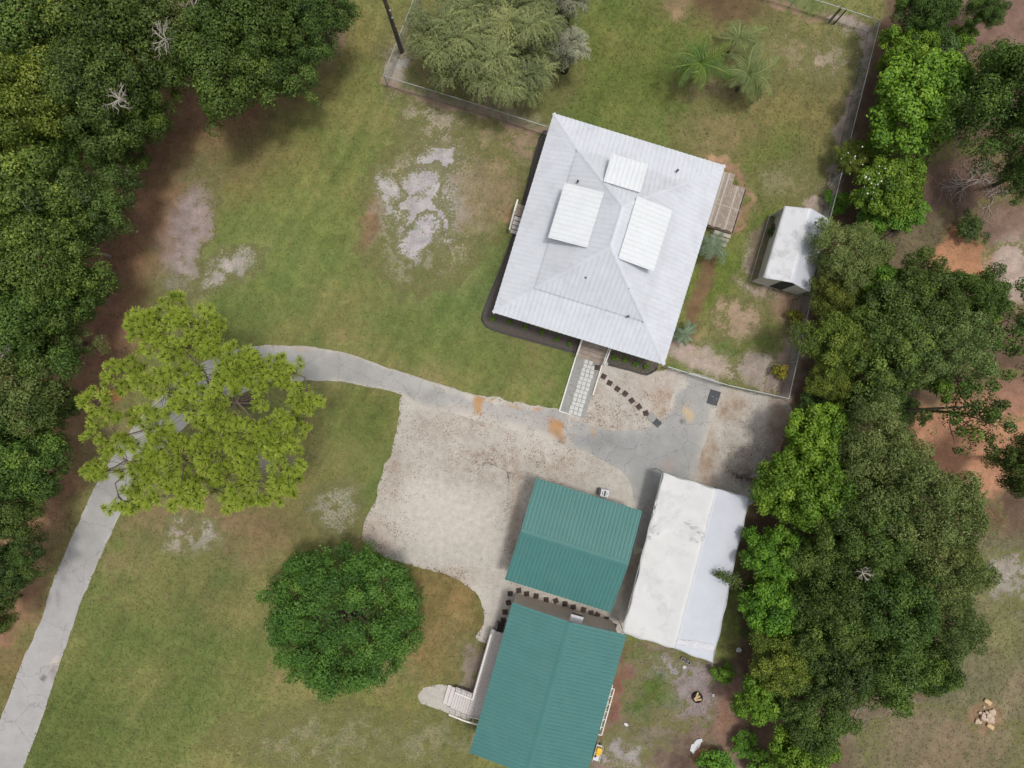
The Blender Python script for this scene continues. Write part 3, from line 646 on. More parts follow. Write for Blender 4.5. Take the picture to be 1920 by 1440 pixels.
# ---- fallen leaves on the gravel and along its edges
def litter(name, n, regions, cols, size, z, seed):
    rg = np.random.default_rng(seed); pts = []
    for (cx, cy, rx, ry, k) in regions:
        m = int(n * k); a = rg.normal(0, 0.5, (m, 2)); pts.append(np.stack([cx + a[:, 0] * rx, cy + a[:, 1] * ry], 1))
    p = np.concatenate(pts); x = (p[:, 0] - 960) * S; y = -(p[:, 1] - 720) * S
    q = fbm(x, y, 0.6, 3, seed) + rg.uniform(-0.15, 0.15, len(x)) > 0.5; x = x[q]; y = y[q]; m = len(x)
    a = rg.uniform(0, 6.28, m); l = size * rg.uniform(0.5, 1.4, m); wd = l * rg.uniform(0.4, 0.7, m)
    co = np.zeros((m, 4, 3)); dx, dy = np.cos(a), np.sin(a)
    for j, (u, v, zz) in enumerate(((-1, 0, 0.004), (0, -1, 0.02), (1, 0, 0.006), (0, 1, 0.012))):
        co[:, j, 0] = x + dx * l * u - dy * wd * v; co[:, j, 1] = y + dy * l * u + dx * wd * v; co[:, j, 2] = z + zz
    me = np_mesh(name, co.reshape(-1, 3), np.arange(m * 4).reshape(-1, 4))
    c = lin(np.array(cols))[rg.integers(0, len(cols), m)] * rg.uniform(0.7, 1.25, (m, 1))
    set_col(me, np.repeat(c, 4, 0)); return linkmesh(name, me, M_turf)
tag(litter('leaf_litter', 10000, [(960,860,190,50,.25),(740,900,40,120,.10),(720,1020,60,50,.08),(850,1080,90,30,.06),(1180,760,110,70,.12),(1400,830,90,110,.2),(960,1000,30,150,.06),(1130,790,120,50,.06),(860,800,160,40,.12)],
    [(138, 106, 84), (118, 92, 76), (156, 126, 100), (106, 88, 76)], 0.034, 0.022, 77), 'brown fallen leaves scattered over the gravel yard', 'leaves', kind='stuff')
tag(litter('leaf_litter', 16000, [(230,600,90,260,.3),(420,260,180,80,.25),(1800,370,110,90,.2),(130,1000,60,160,.15),(1330,1330,110,120,.1)],
    [(126, 98, 74), (106, 82, 62), (142, 116, 88), (96, 78, 62)], 0.042, 0.004, 78), 'brown leaf and needle litter along the wood edges', 'leaves', kind='stuff')
# ------------------------------------------------------------------ ribbed metal roof helpers
def facet(poly, u, spacing=0.28, bw=0.14, tw=0.05, rh=0.035, thick=0.03, mb=None, phase=0.5):
    """convex planar roof slope with standing ribs running up the slope; u = eave direction"""
    mb = mb or MB()
    poly = [Vector(p) for p in poly]
    n = (poly[1] - poly[0]).cross(poly[2] - poly[0]).normalized()
    if n.z < 0: poly.reverse(); n = -n
    u = Vector(u); u = (u - n * u.dot(n)).normalized(); v = n.cross(u).normalized()
    o = poly[0]; q = [((p - o).dot(u), (p - o).dot(v)) for p in poly]; k = len(poly)
    mb.add(poly + [p - n * thick for p in poly], [tuple(range(k)), tuple(k + i for i in reversed(range(k)))] + [(i, k + i, k + (i+1) % k, (i+1) % k) for i in range(k)])
    def span(uu):
        vs_ = []
        for i in range(k):
            (a, b), (c, d) = q[i], q[(i+1) % k]
            if (a - uu) * (c - uu) <= 0 and abs(a - c) > 1e-9: vs_.append(b + (d - b) * (uu - a) / (c - a))
        return (min(vs_), max(vs_)) if len(vs_) >= 2 else None
    u0 = min(a for a, b in q); u1 = max(a for a, b in q)
    c = u0 + spacing * phase
    while c < u1:
        sp = span(c)
        if sp and sp[1] - sp[0] > 0.08:
            a, b = sp[0], sp[1]
            pr = []
            for vv in (a, b):
                for du, h in ((-bw/2, 0.0005), (-tw/2, rh), (tw/2, rh), (bw/2, 0.0005)):
                    pr.append(o + u * (c + du) + v * vv + n * h)
            mb.add(pr, [(0,1,5,4),(1,2,6,5),(2,3,7,6),(3,2,1,0),(4,5,6,7)])
        c += spacing
    return mb
def capstrip(a, b, wd, mat, name, parent, rise=0.045):
    """folded cap along a ridge or hip"""
    a = Vector(a); b = Vector(b); d = (b - a).normalized(); r = d.cross(Vector((0, 0, 1))).normalized(); up = r.cross(d)
    mb = MB(); pr = []
    for p in (a, b):
        pr += [p - r * wd/2 + up * (rise - wd * 0.16), p + up * rise, p + r * wd/2 + up * (rise - wd * 0.16), p + r * wd/2 - up * 0.04, p - r * wd/2 - up * 0.04]
    mb.add(pr, [(0,1,6,5),(1,2,7,6),(2,3,8,7),(3,4,9,8),(4,0,5,9),(4,3,2,1,0),(5,6,7,8,9)])
    return mb.build(name, mat, parent)

# ------------------------------------------------------------------ the house under the white roof
HR = -math.radians(17.0)
EZ = 3.2
hc = P(1141.75, 448, EZ)
house = tag(empty('house', (hc.x, hc.y, 0), HR), 'raised house under a large white ribbed metal hip roof with three shed dormers', 'house')
W2, H2 = 5.27, 6.12; w2, h2 = 3.24, 4.12; BZ = 4.15; UZ = 4.24; RZ = 6.45; rl = 1.15
roof = empty('roof'); roof.parent = house
lo = [(-W2,-H2,EZ),(W2,-H2,EZ),(W2,H2,EZ),(-W2,H2,EZ)]; hi = [(-w2,-h2,BZ),(w2,-h2,BZ),(w2,h2,BZ),(-w2,h2,BZ)]
for i in range(4):
    j = (i + 1) % 4; ud = Vector(lo[j]) - Vector(lo[i])
    facet([lo[i], lo[j], hi[j], hi[i]], ud, bw=.17, tw=.07, rh=.022).build('lower_slope', M_white_metal, roof)
    capstrip(lo[i], hi[i], 0.2, M_white_metal, 'hip_cap', roof, .03)
e = 0.07; w3, h3 = w2 + e, h2 + e
up = [(-w3,-h3,UZ),(w3,-h3,UZ),(w3,h3,UZ),(-w3,h3,UZ)]; rs, rn = (0,-rl,RZ), (0,rl,RZ)
for pts in ([up[0], up[1], rs], [up[1], up[2], rn, rs], [up[2], up[3], rn], [up[3], up[0], rs, rn]):
    facet(pts, Vector(pts[1]) - Vector(pts[0]), bw=.17, tw=.07, rh=.022).build('upper_slope', M_white_metal, roof)
for a, b in ((up[0], rs), (up[1], rs), (up[2], rn), (up[3], rn), (rs, rn)):
    capstrip(a, b, 0.22, M_white_metal, 'ridge_cap' if a is rs else 'hip_cap', roof, .034)
# dormers: inner edge lies on the upper slope, outer edge stands over its front wall
def dormer(side, lo_, hi_, inn, out, zi, zo):
    """side: W/E (runs along y) or N (runs along x)"""
    d = empty('dormer'); d.parent = house
    if side == 'W': f = lambda a, b, z: (-a, b, z)
    elif side == 'E': f = lambda a, b, z: (a, b, z)
    else: f = lambda a, b, z: (b, a, z)
    rp = [f(inn, lo_, zi), f(out, lo_, zo), f(out, hi_, zo), f(inn, hi_, zi)]
    facet(rp, Vector(f(0, 1, 0)), spacing=0.27, bw=0.15, tw=.06, rh=.024).build('dormer_roof', M_dormer_metal, d)
    wl_ = MB(); fr = out - 0.28; ins = 0.2
    zt = zo - 0.07; zb = 4.12
    for b_ in (lo_ + ins, hi_ - ins):
        th = 0.05
        p = [f(fr, b_ - th, zb), f(inn + 0.35, b_ - th, 5.2), f(inn + 0.35, b_ - th, zi - 0.1), f(fr, b_ - th, zt),
             f(fr, b_ + th, zb), f(inn + 0.35, b_ + th, 5.2), f(inn + 0.35, b_ + th, zi - 0.1), f(fr, b_ + th, zt)]
        wl_.add(p, [(0,1,2,3),(7,6,5,4),(0,4,5,1),(1,5,6,2),(2,6,7,3),(3,7,4,0)])
    a = f(fr - 0.06, lo_ + ins + 0.05, zb); b = f(fr, hi_ - ins - 0.05, zt)
    wl_.box(min(a[0], b[0]), max(a[0], b[0]), min(a[1], b[1]), max(a[1], b[1]), zb, zt)
    wl_.build('dormer_wall', M_siding, d)
    nwin = 2 if hi_ - lo_ > 2.5 else 1
    for k in range(nwin):
        cc = lo_ + (hi_ - lo_) * (k + 1) / (nwin + 1)
        a = f(fr + 0.003, cc - 0.42, 4.4); b = f(fr + 0.04, cc + 0.42, zt - 0.12)
        MB().box(min(a[0], b[0]), max(a[0], b[0]), min(a[1], b[1]), max(a[1], b[1]), a[2], b[2]).build('window', M_glass, d)
dormer('W', -1.42, 1.78, 1.18, 3.42, 5.78, 5.34)
dormer('E', -1.56, 1.98, 0.58, 2.72, 6.18, 5.62)
dormer('N', -1.40, 0.72, 2.36, 4.10, 5.72, 5.36)
# vents through the roof
for (vx, vy, vz) in ((-2.75, 2.2, 4.75), (2.55, 4.7, 4.0), (-0.75, -2.9, 5.0), (1.72, -2.75, 5.1), (2.25, -4.2, 4.3)):
    mb = MB(); mb.cyl(vx, vy, vz - 0.25, vz + 0.16, 0.045, 10); mb.cyl(vx, vy, vz + 0.14, vz + 0.2, 0.075, 10)
    mb.build('vent_pipe', M_dark_metal, house)
# walls, porch
mb = MB()
for x0, x1, y0, y1 in ((-3.3, 3.3, -4.2, -4.05), (-3.3, 3.3, 4.05, 4.2), (-3.3, -3.15, -4.05, 4.05), (3.15, 3.3, -4.05, 4.05)): mb.box(x0, x1, y0, y1, 0.86, 4.05)
mb.build('wall', M_siding, house)
FZ = 0.86
mb = MB().box(-4.75, 4.75, -5.6, 5.6, FZ - 0.12, FZ); mb.build('porch_floor', M_deck, house)
pr_ = MB().box(-0.2, 0.2, -0.2, 0.2, 0, FZ - 0.12).mesh('foundation_pier', M_conc)
for x in (-4.4, 0, 4.4):
    for y in (-5.2, 0, 5.2): linkmesh('foundation_pier', pr_, None, house).location = (x, y, 0)
mb = MB().box(-4.7, 4.7, -5.52, -5.48, 0, FZ - 0.13); mb.box(-4.7, 4.7, 5.48, 5.52, 0, FZ - 0.13); mb.box(-4.7, -4.66, -5.47, 5.47, 0, FZ - 0.13); mb.box(4.66, 4.7, -5.47, 5.47, 0, FZ - 0.13)
mb.build('skirting', M_white, house)
for x, y in [(sx * 4.65, yy) for sx in (-1, 1) for yy in (-5.5, -2.75, 0, 2.75, 5.5)] + [(xx, sy * 5.5) for sy in (-1, 1) for xx in (-2.3, 0.3, 2.3)]:
    MB().box(x - 0.06, x + 0.06, y - 0.06, y + 0.06, FZ, EZ + 0.12).build('porch_post', M_white, house)
def railing(parent, a, b, z0, h=0.95, name='railing', step=0.16, mat=M_white):
    a = Vector(a); b = Vector(b); mb = MB(); A = Vector((a.x, a.y, z0 if len(a) < 3 else a.z)); B = Vector((b.x, b.y, z0 if len(b) < 3 else b.z))
    upv = Vector((0, 0, 1))
    mb.bar(A + upv * h, B + upv * h, 0.09, 0.05); mb.bar(A + upv * 0.12, B + upv * 0.12, 0.05, 0.05)
    n = max(2, int((B - A).length / step))
    for i in range(n + 1):
        p = A.lerp(B, i / n); mb.bar(p + upv * 0.02, p + upv * (h - 0.02), 0.035, 0.035)
    return mb.build(name, mat, parent)
for a, b in (((-4.65,-5.5),(0.2,-5.5)), ((2.4,-5.5),(4.65,-5.5)), ((-4.65,-5.5),(-4.65,0.2)), ((-4.65,1.4),(-4.65,5.5)), ((4.65,-5.5),(4.65,1.2)), ((-4.65,5.5),(4.65,5.5))):
    railing(house, a, b, FZ)
for x, y, wx, wy in ((-1.9,-4.225,.5,.02),(2.3,-4.225,.5,.02),(-1.9,4.225,.5,.02),(1.9,4.225,.5,.02),(-3.325,-2.2,.02,.5),(-3.325,2.6,.02,.5),(3.325,-2.4,.02,.5),(3.325,0.4,.02,.5)):
    f = MB().box(x - wx - 0.005, x + wx + 0.005, y - wy - 0.005, y + wy + 0.005, 1.75, 3.15).build('window', M_glass, house)
    fb = MB()
    if wx > wy:
        for xx in (x - wx - .05, x + wx, x - .02): fb.box(xx, xx + .05, y - wy - .02, y + wy + .02, 1.7, 3.2)
        for zz in (1.70, 2.42, 3.15): fb.box(x - wx, x + wx, y - wy - .012, y + wy + .012, zz, zz + .05)
    else:
        for yy in (y - wy - .05, y + wy, y - .02): fb.box(x - wx - .02, x + wx + .02, yy, yy + .05, 1.7, 3.2)
        for zz in (1.70, 2.42, 3.15): fb.box(x - wx - .012, x + wx + .012, y - wy, y + wy, zz, zz + .05)
    fb.build('frame', M_white, f)
dr = MB().box(0.85, 1.75, -4.26, -4.202, FZ, 2.95).build('door', M_white, house)
MB().cyl(1.65, -4.3, 1.85, 1.92, 0.03, 8).build('handle', M_dark_metal, dr)

# front steps (house local y runs up the picture)
st = tag(empty('front_steps', (hc.x, hc.y, 0), HR), 'wide grey wooden front steps at the south porch of the white-roofed house', 'steps')
for k in range(5):
    z = FZ - 0.15 * (k + 1); y = -5.62 - 0.27 * k
    MB().box(0.42, 2.12, y - 0.27, y, z - 0.045, z).build('tread', M_deck, st)
    MB().box(0.46, 2.08, y - 0.02, y - 0.002, max(0.0, z - 0.15), z - 0.047).build('riser', M_deck_dark, st)
for x in (0.38, 2.16):
    MB().bar((x, -5.62, FZ - 0.1), (x, -6.97, 0.12), 0.05, 0.2).build('stringer', M_white, st)
for x in (0.36, 2.18):
    r = MB(); r.bar((x, -5.62, FZ + 0.9), (x, -7.0, 0.98), 0.07, 0.06)
    for yy, z0, z1 in ((-5.66, FZ - .05, FZ + .9), (-6.96, 0, 1.0)): r.box(x - 0.035, x + 0.035, yy - 0.035, yy + 0.035, z0, z1)
    r.build('handrail', M_white, st)

# side landing with steps on the west side
wsd = tag(empty('side_steps', (hc.x, hc.y, 0), HR), 'small weathered side landing with white rail on the west porch', 'steps')
for k in range(5): MB().box(-5.9, -4.78, 0.98 - 0.145 * k - 0.13, 0.98 - 0.145 * k, FZ - 0.05, FZ - 0.005).build('board', M_deck, wsd)
for k in range(4):
    z = FZ - 0.18 * (k + 1); MB().box(-5.85, -4.95, 0.25 - 0.24 * (k + 1), 0.25 - 0.24 * k, z - 0.05, z).build('tread', M_pale_board, wsd)
railing(wsd, (-5.9, 0.26), (-5.9, 1.0), FZ, step=0.12)
railing(wsd, (-5.9, -0.74, 0.1), (-5.9, 0.24, FZ), 0, step=0.12)
for x in (-5.8, -4.9): MB().box(x - .05, x + .05, 0.3, 0.4, 0, FZ - .06).build('leg', M_deck_dark, wsd)

# back deck on the east side
def Lh(px, py, z):
    p = P(px, py, z) - Vector((hc.x, hc.y, 0)); c, s = math.cos(-HR), math.sin(-HR)
    return (p.x * c - p.y * s, p.x * s + p.y * c)
M_deck_pale = mat_plain('weathered_wood_pale', (176, 166, 156), rough=.85, var=.12, scale=5)
dk = tag(empty('back_deck', (hc.x, hc.y, 0), HR), 'weathered grey timber deck beside the east eave of the white-roofed house', 'deck')
DZ = 0.8
rr = random.Random(3)
dTR = Lh(1398, 353, DZ); dBR = Lh(1375, 436, DZ); dxr = (dTR[0] + dBR[0]) / 2; dyt, dyb = dTR[1], dBR[1]
dbx = Lh(1384, 330, DZ)
x = 4.82; k = 0
while x < dxr - .05:
    y1 = dyt if x > dbx[0] - .3 else dyt + .62
    MB().box(x, x + 0.128, dyb + rr.uniform(-.03, .03), y1 + rr.uniform(-.02, .02), DZ - 0.035 + rr.uniform(-.004, .004), DZ + rr.uniform(-.004, .004)).build('deck_board', rr.choice((M_deck, M_deck, M_deck, M_deck_pale)), dk); x += 0.142; k += 1
MB().box(4.85, dxr, (dyt + dyb) / 2 - .03, (dyt + dyb) / 2 + .03, DZ + 0.006, DZ + 0.014).build('board_joint', M_deck_pale, dk)
MB().box(4.85, dxr, dyb - .08, dyb - .04, 0.55, DZ - 0.05).build('fascia', M_deck_dark, dk)
MB().box(dxr + .01, dxr + .05, dyb, dyt, 0.55, DZ - 0.02).build('fascia', M_deck_dark, dk)
for xx in (4.95, dxr - .1):
    for yy in (dyb + .1, dyt - .1): MB().box(xx - .05, xx + .05, yy - .05, yy + .05, 0, DZ - .04).build('leg', M_deck_dark, dk)
for k in range(3): MB().box(dxr - 1.1, dxr, dyb - .1 - 0.25 * (k + 1), dyb - .1 - 0.25 * k - 0.02, DZ - 0.2 * (k + 1) - 0.05, DZ - 0.2 * (k + 1)).build('tread', M_deck_pale, dk)

# paved walkway
WZ = 0.012
wk = tag(empty('paved_walkway', (hc.x, hc.y, 0), HR), 'grey walkway with pale square pavers and white edging below the front steps', 'walkway')
y_top, y_bot = -6.92, -10.55
MB().box(0.44, 2.08, y_bot, y_top, 0.0, 0.035).build('base_slab', M_conc, wk)
MB().box(0.36, 0.435, y_bot - 0.05, y_top, 0.0, 0.16).build('edging_board', M_white, wk)
MB().box(2.085, 2.16, -9.0, y_top, 0.0, 0.2).build('edging_board', M_white, wk)
MB().box(0.44, 1.2, y_bot - 0.06, y_bot - 0.003, 0.0, 0.09).build('edging_board', M_white, wk)
pm = MB().box(-0.115, 0.115, -0.115, 0.115, 0, 0.03); pme = pm.mesh('paver', M_paver)
for r_ in range(13):
    for c_ in range(3):
        if r_ == 0 and c_ == 2: continue
        o = linkmesh('paver', pme, None, wk); o.location = (1.12 + c_ * 0.275 + 0.02 * math.sin(r_ * 2.1 + c_), y_top - 0.17 - r_ * 0.276, 0.032); o.rotation_euler.z = rr.uniform(-.05, .05); o.scale.z = rr.uniform(.85, 1.15)

# ------------------------------------------------------------------ stepping stones, mats
stn = MB().box(-0.165, 0.165, -0.165, 0.165, 0.0, 0.045).mesh('stone', M_stone)
def stone(px, py, rz, label, group, sc=1.0):
    p = P(px, py, 0.05); o = linkmesh('stepping_stone', stn); o.location = (p.x, p.y, 0.0235); o.rotation_euler.z = rz; o.scale = (sc, sc, 1)
    return tag(bevel(o, 0.015, 1), label, 'stepping stone', group)
ordn = ['first', 'second', 'third', 'fourth', 'fifth', 'sixth', 'seventh', 'eighth', 'ninth', 'tenth', 'eleventh', 'twelfth']
Z5 = [(742,338),(780,390),(815,428),(860,462),(905,490),(943,530),(985,566),(1025,603)]
for k, (a, b) in enumerate(Z5):
    lb = 'dark square stone lying on the paved walkway beside its pavers' if k == 0 else 'dark square stepping stone, %s from the walkway in the diagonal path' % ordn[k - 1]
    s_ = stone(880 + a / 3.097, 580 + b / 3.097, -0.3 - 0.12 * k + rr.uniform(-.15, .15), lb, 'stepping stones from the walkway to the drive')
    if k == 0: s_.location.z = 0.037
Z6 = [(190,890),(243,913),(307,927),(375,953),(440,960),(502,980),(560,1003),(627,1020),(678,1042),(720,1055),(780,1085),(833,1130)]
for k, (a, b) in enumerate(Z6):
    stone(920 + a / 3.6, 860 + b / 3.6, rr.uniform(-.6, .6), 'brown square stepping stone between the green roofs, %s from the left' % ordn[k], 'stepping stones between the green sheds', 0.98)
for k, (a, b) in enumerate([(132,912),(120,972),(97,1035),(85,1090)]):
    stone(920 + a / 3.6, 860 + b / 3.6, rr.uniform(-.4, .4), 'dark stepping stone left of the lower green roof, %s from the top' % ordn[k], 'stepping stones beside the lower green shed', 1.0)
def slab(name, px, py, sx, sy, h, rz, mat, label, cat, z=0.026):
    p = P(px, py, z); o = MB().box(-sx/2, sx/2, -sy/2, sy/2, 0, h).build(name, mat); o.location = (p.x, p.y, z); o.rotation_euler.z = rz
    return tag(bevel(o, min(0.02, h / 3), 1), label, cat)
slab('paving_slab', 1222, 782.5, 0.52, 0.46, 0.05, -0.72, M_conc, 'grey paving slab at the lower end of the diagonal stepping stone path', 'slab')
slab('rubber_mat', 1231.5, 792.5, 0.50, 0.42, 0.03, -0.72, M_rubber, 'dark mat beside the grey slab at the path end', 'mat')
mt = slab('rubber_mat', 1338, 745.5, 0.68, 0.92, 0.035, HR, M_rubber, 'large dark rectangular mat on the drive below the yard fence', 'mat', 0.03)
for dx, dy, a in ((-0.12, 0.02, 0.4), (0.16, 0.0, -0.2)):
    q = MB().bar((dx, dy, 0.0375), (dx + 0.09 * math.cos(a), dy + 0.09 * math.sin(a), 0.0375), 0.04, 0.003).build('scuff', M_conc, mt)

# ------------------------------------------------------------------ green sheds
def green_shed(name, label, cx, cy, wd, ln, ez, rz_, ridge_along, rot, pitch_h):
    c = P(cx, cy, ez); t = tag(empty(name, (c.x, c.y, 0), rot), label, 'shed')
    rf = empty('roof'); rf.parent = t
    if ridge_along == 'x':
        A = [(-wd/2, -ln/2, ez), (wd/2, -ln/2, ez), (wd/2, 0, ez + pitch_h), (-wd/2, 0, ez + pitch_h)]
        B = [(wd/2, ln/2, ez), (-wd/2, ln/2, ez), (-wd/2, 0, ez + pitch_h), (wd/2, 0, ez + pitch_h)]; u = (1, 0, 0); r0, r1 = (-wd/2, 0, ez + pitch_h), (wd/2, 0, ez + pitch_h)
    else:
        A = [(-wd/2, ln/2, ez), (-wd/2, -ln/2, ez), (0, -ln/2, ez + pitch_h), (0, ln/2, ez + pitch_h)]
        B = [(wd/2, -ln/2, ez), (wd/2, ln/2, ez), (0, ln/2, ez + pitch_h), (0, -ln/2, ez + pitch_h)]; u = (0, 1, 0); r0, r1 = (0, -ln/2, ez + pitch_h), (0, ln/2, ez + pitch_h)
    for q in (A, B): facet(q, u, spacing=0.228, bw=0.11, tw=0.045, rh=0.028).build('roof_slope', M_green_metal, rf)
    capstrip(r0, r1, 0.36, M_green_metal, 'ridge_cap', rf, 0.055)
    i = 0.32; mb = MB(); x0, x1, y0, y1 = -wd/2 + i, wd/2 - i, -ln/2 + i, ln/2 - i
    for a in ((x0, x1, y0, y0 + .1), (x0, x1, y1 - .1, y1), (x0, x0 + .1, y0 + .1, y1 - .1), (x1 - .1, x1, y0 + .1, y1 - .1)): mb.box(*a, 0, ez + 0.02)
    # gable infill
    for s_ in (0, 1):
        if ridge_along == 'x':
            xx = x0 + .05 if s_ == 0 else x1 - .05
            mb.add([(xx, y0, ez + .02), (xx, y1, ez + .02), (xx, 0, ez + pitch_h - .06)], [(0, 1, 2)])
        else:
            yy = y0 + .05 if s_ == 0 else y1 - .05
            mb.add([(x0, yy, ez + .02), (x1, yy, ez + .02), (0, yy, ez + pitch_h - .06)], [(0, 1, 2)])
    mb.build('wall', M_tan_wall, t)
    return t, (x0, x1, y0, y1)
b1, r1_ = green_shed('green_shed', 'square green metal roofed shed on the gravel, ridge running left to right', 1074.5, 1022, 6.5, 6.28, 3.0, 0, 'x', -math.radians(17.3), 0.75)
d_ = MB().box(r1_[0] - .04, r1_[0] - .003, -1.5, 1.5, 0.02, 2.4).build('roller_door', M_white, b1)
MB().box(-.9, 0, r1_[2] - .04, r1_[2] - .003, 0.02, 2.1).build('door', M_white, b1)
w_ = MB().box(1.0, 2.0, r1_[2] - .03, r1_[2] - .003, 1.0, 2.0).build('window', M_glass, b1)
b2, r2_ = green_shed('green_shed', 'longer green metal roofed building at the bottom edge, ridge running up and down', 1027.5, 1301, 6.98, 9.2, 3.2, 0, 'y', -math.radians(15.9), 0.6)
for yy in (-2.6, 1.2):
    MB().box(r2_[0] - .03, r2_[0] - .003, yy - .5, yy + .5, 1.6, 2.6).build('window', M_glass, b2)
MB().box(r2_[0] - .05, r2_[0] - .003, -0.9, 0.0, 0.8, 2.85).build('door', M_white, b2)
# air conditioners
def aircon(px, py, z, sx, sy, sz, rz, label, face):
    p = P(px, py, z + sz); t = tag(empty('air_conditioner', (p.x, p.y, z), rz), label, 'air conditioner')
    bevel(MB().box(-sx/2, sx/2, -sy/2, sy/2, 0, sz).build('casing', M_plastic, t), 0.02)
    if face:
        MB().cyl(0, 0, sz + 0.002, sz + 0.03, sy * 0.36, 18).build('fan_grille', M_dark_metal, t)
        for dx in (-0.09, 0.09): MB().box(dx - .03, dx + .03, -sy * .42, sy * .42, sz + 0.031, sz + 0.036).build('grille_bar', M_plastic, t)
        MB().box(-sx/2 - .12, -sx/2 - .004, -sy * .4, sy * .4, 0.05, sz * .8).build('side_louvre', M_dark_metal, t)
    else:
        for k in range(5): MB().box(-sx * .45, sx * .45, sy/2 + .002, sy/2 + .012, sz * (.15 + .15 * k), sz * (.2 + .15 * k)).build('louvre', M_dark_metal, t)
        for dx in (-.3, .3): MB().bar((dx, -sy/2 + .04, -.02), (dx, -sy/2 - .1, -0.3), .03, .03).build('bracket', M_galv, t)
aircon(1134, 925, 0.03, 0.52, 0.46, 0.75, -0.2, 'small grey outdoor air conditioner at the top edge of the square green roof', True)
aircon(1081, 1161, 2.0, 0.78, 0.42, 0.42, -math.radians(16), 'pale boxy air conditioner on the wall between the two green roofs', False)
gr = empty('grill_box', tuple(P(937, 1176.5, 0.6)[:2]) + (0.02,), -.25); tag(gr, 'dark box grill on legs beside the white walkway and lower green roof', 'grill')
MB().box(-.24, .24, -.26, .26, .35, .6).build('firebox', M_dark_metal, gr)
MB().tube([(-.2, -.27, .63), (-.2, 0, .74), (-.2, .27, .63)], .02, 6).build('handle', M_galv, gr)
MB().box(-.25, .25, -.27, .27, .603, .64).build('lid', M_char, gr)
for a in (-.2, .2):
    for b in (-.22, .22): MB().box(a - .02, a + .02, b - .02, b + .02, 0, .35).build('leg', M_dark_metal, gr)

# white boarded walkway beside the long green building
R2 = -math.radians(15.9); c2 = P(1027.5, 1301, 3.2)
def L2(px, py, z):
    p = P(px, py, z) - Vector((c2.x, c2.y, 0)); c, s = math.cos(-R2), math.sin(-R2)
    return (p.x * c - p.y * s, p.x * s + p.y * c)
bw_ = tag(empty('boardwalk', (c2.x, c2.y, 0), R2), 'pale boarded walkway with white railing along the lower green building', 'boardwalk')
KZ = 0.62
a0 = L2(918, 1189, KZ + .95); a1 = L2(887, 1313, KZ + .95)
xw = (a0[0] + a1[0]) / 2; ytop = a0[1]; l0 = L2(851, 1308, KZ); l1 = L2(847, 1337, KZ); ylnd_t = a1[1]; ylnd_b = L2(892, 1361, KZ + .95)[1]
y = ytop
while y > ylnd_b:
    xl = xw if y > ylnd_t else xw - 0.0
    MB().box(xl, r2_[0] - .02, y - .128, y, KZ - .04, KZ).build('board', M_pale_board, bw_); y -= .142
railing(bw_, (xw + .03, ytop), (xw + .03, ylnd_t), KZ, step=.15)
rx = xw - 1.25
n_ = 7; yb = ylnd_b + 0.05; yt = ylnd_t
x = xw - .01; k = 0
while x > rx + .2:
    MB().box(x - .15, x - .01, yb, yt, KZ - .06 - .03 * k, KZ - .02 - .03 * k).build('ramp_board', M_pale_board, bw_); x -= .155; k += 1
for k in range(2): MB().box(x - .26 - .26 * k, x - .26 * k - .01, yb + .1, yt - .1, KZ - .36 - .12 * k, KZ - .3 - .12 * k).build('tread', M_pale_board, bw_)
railing(bw_, (rx + .15, yt, KZ - .25), (xw, yt, KZ), 0, step=.3, h=.85)
railing(bw_, (rx + .15, yb, KZ - .25), (xw, yb, KZ), 0, step=.3, h=.85)
railing(bw_, (xw, yb, KZ), (r2_[0] - .05, yb, KZ), 0, step=.3, h=.85)
for yy in (ytop - .1, ylnd_t, ylnd_b + .1): MB().box(xw + .02, xw + .12, yy - .05, yy + .05, 0, KZ - .04).build('leg', M_white, bw_)
# porch rail on the east side of the long building
er0 = P(1152, 1292, 1.0); er1 = P(1128, 1378.6, 1.0)
er = tag(empty('porch_rail', (er0.x, er0.y, 0)), 'white slatted rail along the right side of the lower green building', 'rail')
d_ = Vector((er1.x - er0.x, er1.y - er0.y, 0))
MB().bar((0, 0, 1.0), d_ + Vector((0, 0, 1.0)), .06, .06).build('top_rail', M_white, er)
MB().bar((0, 0, .3), d_ + Vector((0, 0, .3)), .05, .05).build('bottom_rail', M_white, er)
for k in range(13):
    p = d_ * (k / 12); MB().bar(p + Vector((0, 0, 0)), p + Vector((0, 0, .97)), .04, .04).build('baluster', M_white, er)
    if k % 2 == 0: MB().bar(p + Vector((-.01, 0, .98)), p + Vector((-.32, .06, .98)), .05, .03).build('cross_bar', M_white, er)

# cart with yellow load
p = P(1122, 1414, .7); ct = tag(empty('garden_cart', (p.x, p.y, 0), R2), 'pale grey garden cart carrying a yellow bundle beside the lower green building', 'cart')
MB().box(-.22, .22, -.55, .45, .42, .46).build('tray', M_plastic, ct)
for a in (-.22, .2): MB().box(a, a + .02, -.55, .45, .463, .6).build('tray_side', M_plastic, ct)
mb = MB(); mb.box(-.17, .18, -.02, .38, .465, .72); bevel(mb.build('yellow_bundle', M_yellow, ct), .08, 3)
mb = MB(); mb.box(-.12, .1, -.2, -.03, .465, .62); bevel(mb.build('yellow_bundle', M_yellow, ct), .06, 3)
MB().box(-.19, -.05, -.3, -.21, .465, .6).build('black_case', M_dark_metal, ct)
for a in (-.27, .25): MB().tube([(a, -.05, .2), (a + .03, -.05, .2)], .2, 14).build('wheel', M_dark_metal, ct)
for a in (-.2, .2): MB().tube([(a, .43, .44), (a * .8, .85, .6)], .02, 6).build('handle', M_galv, ct)

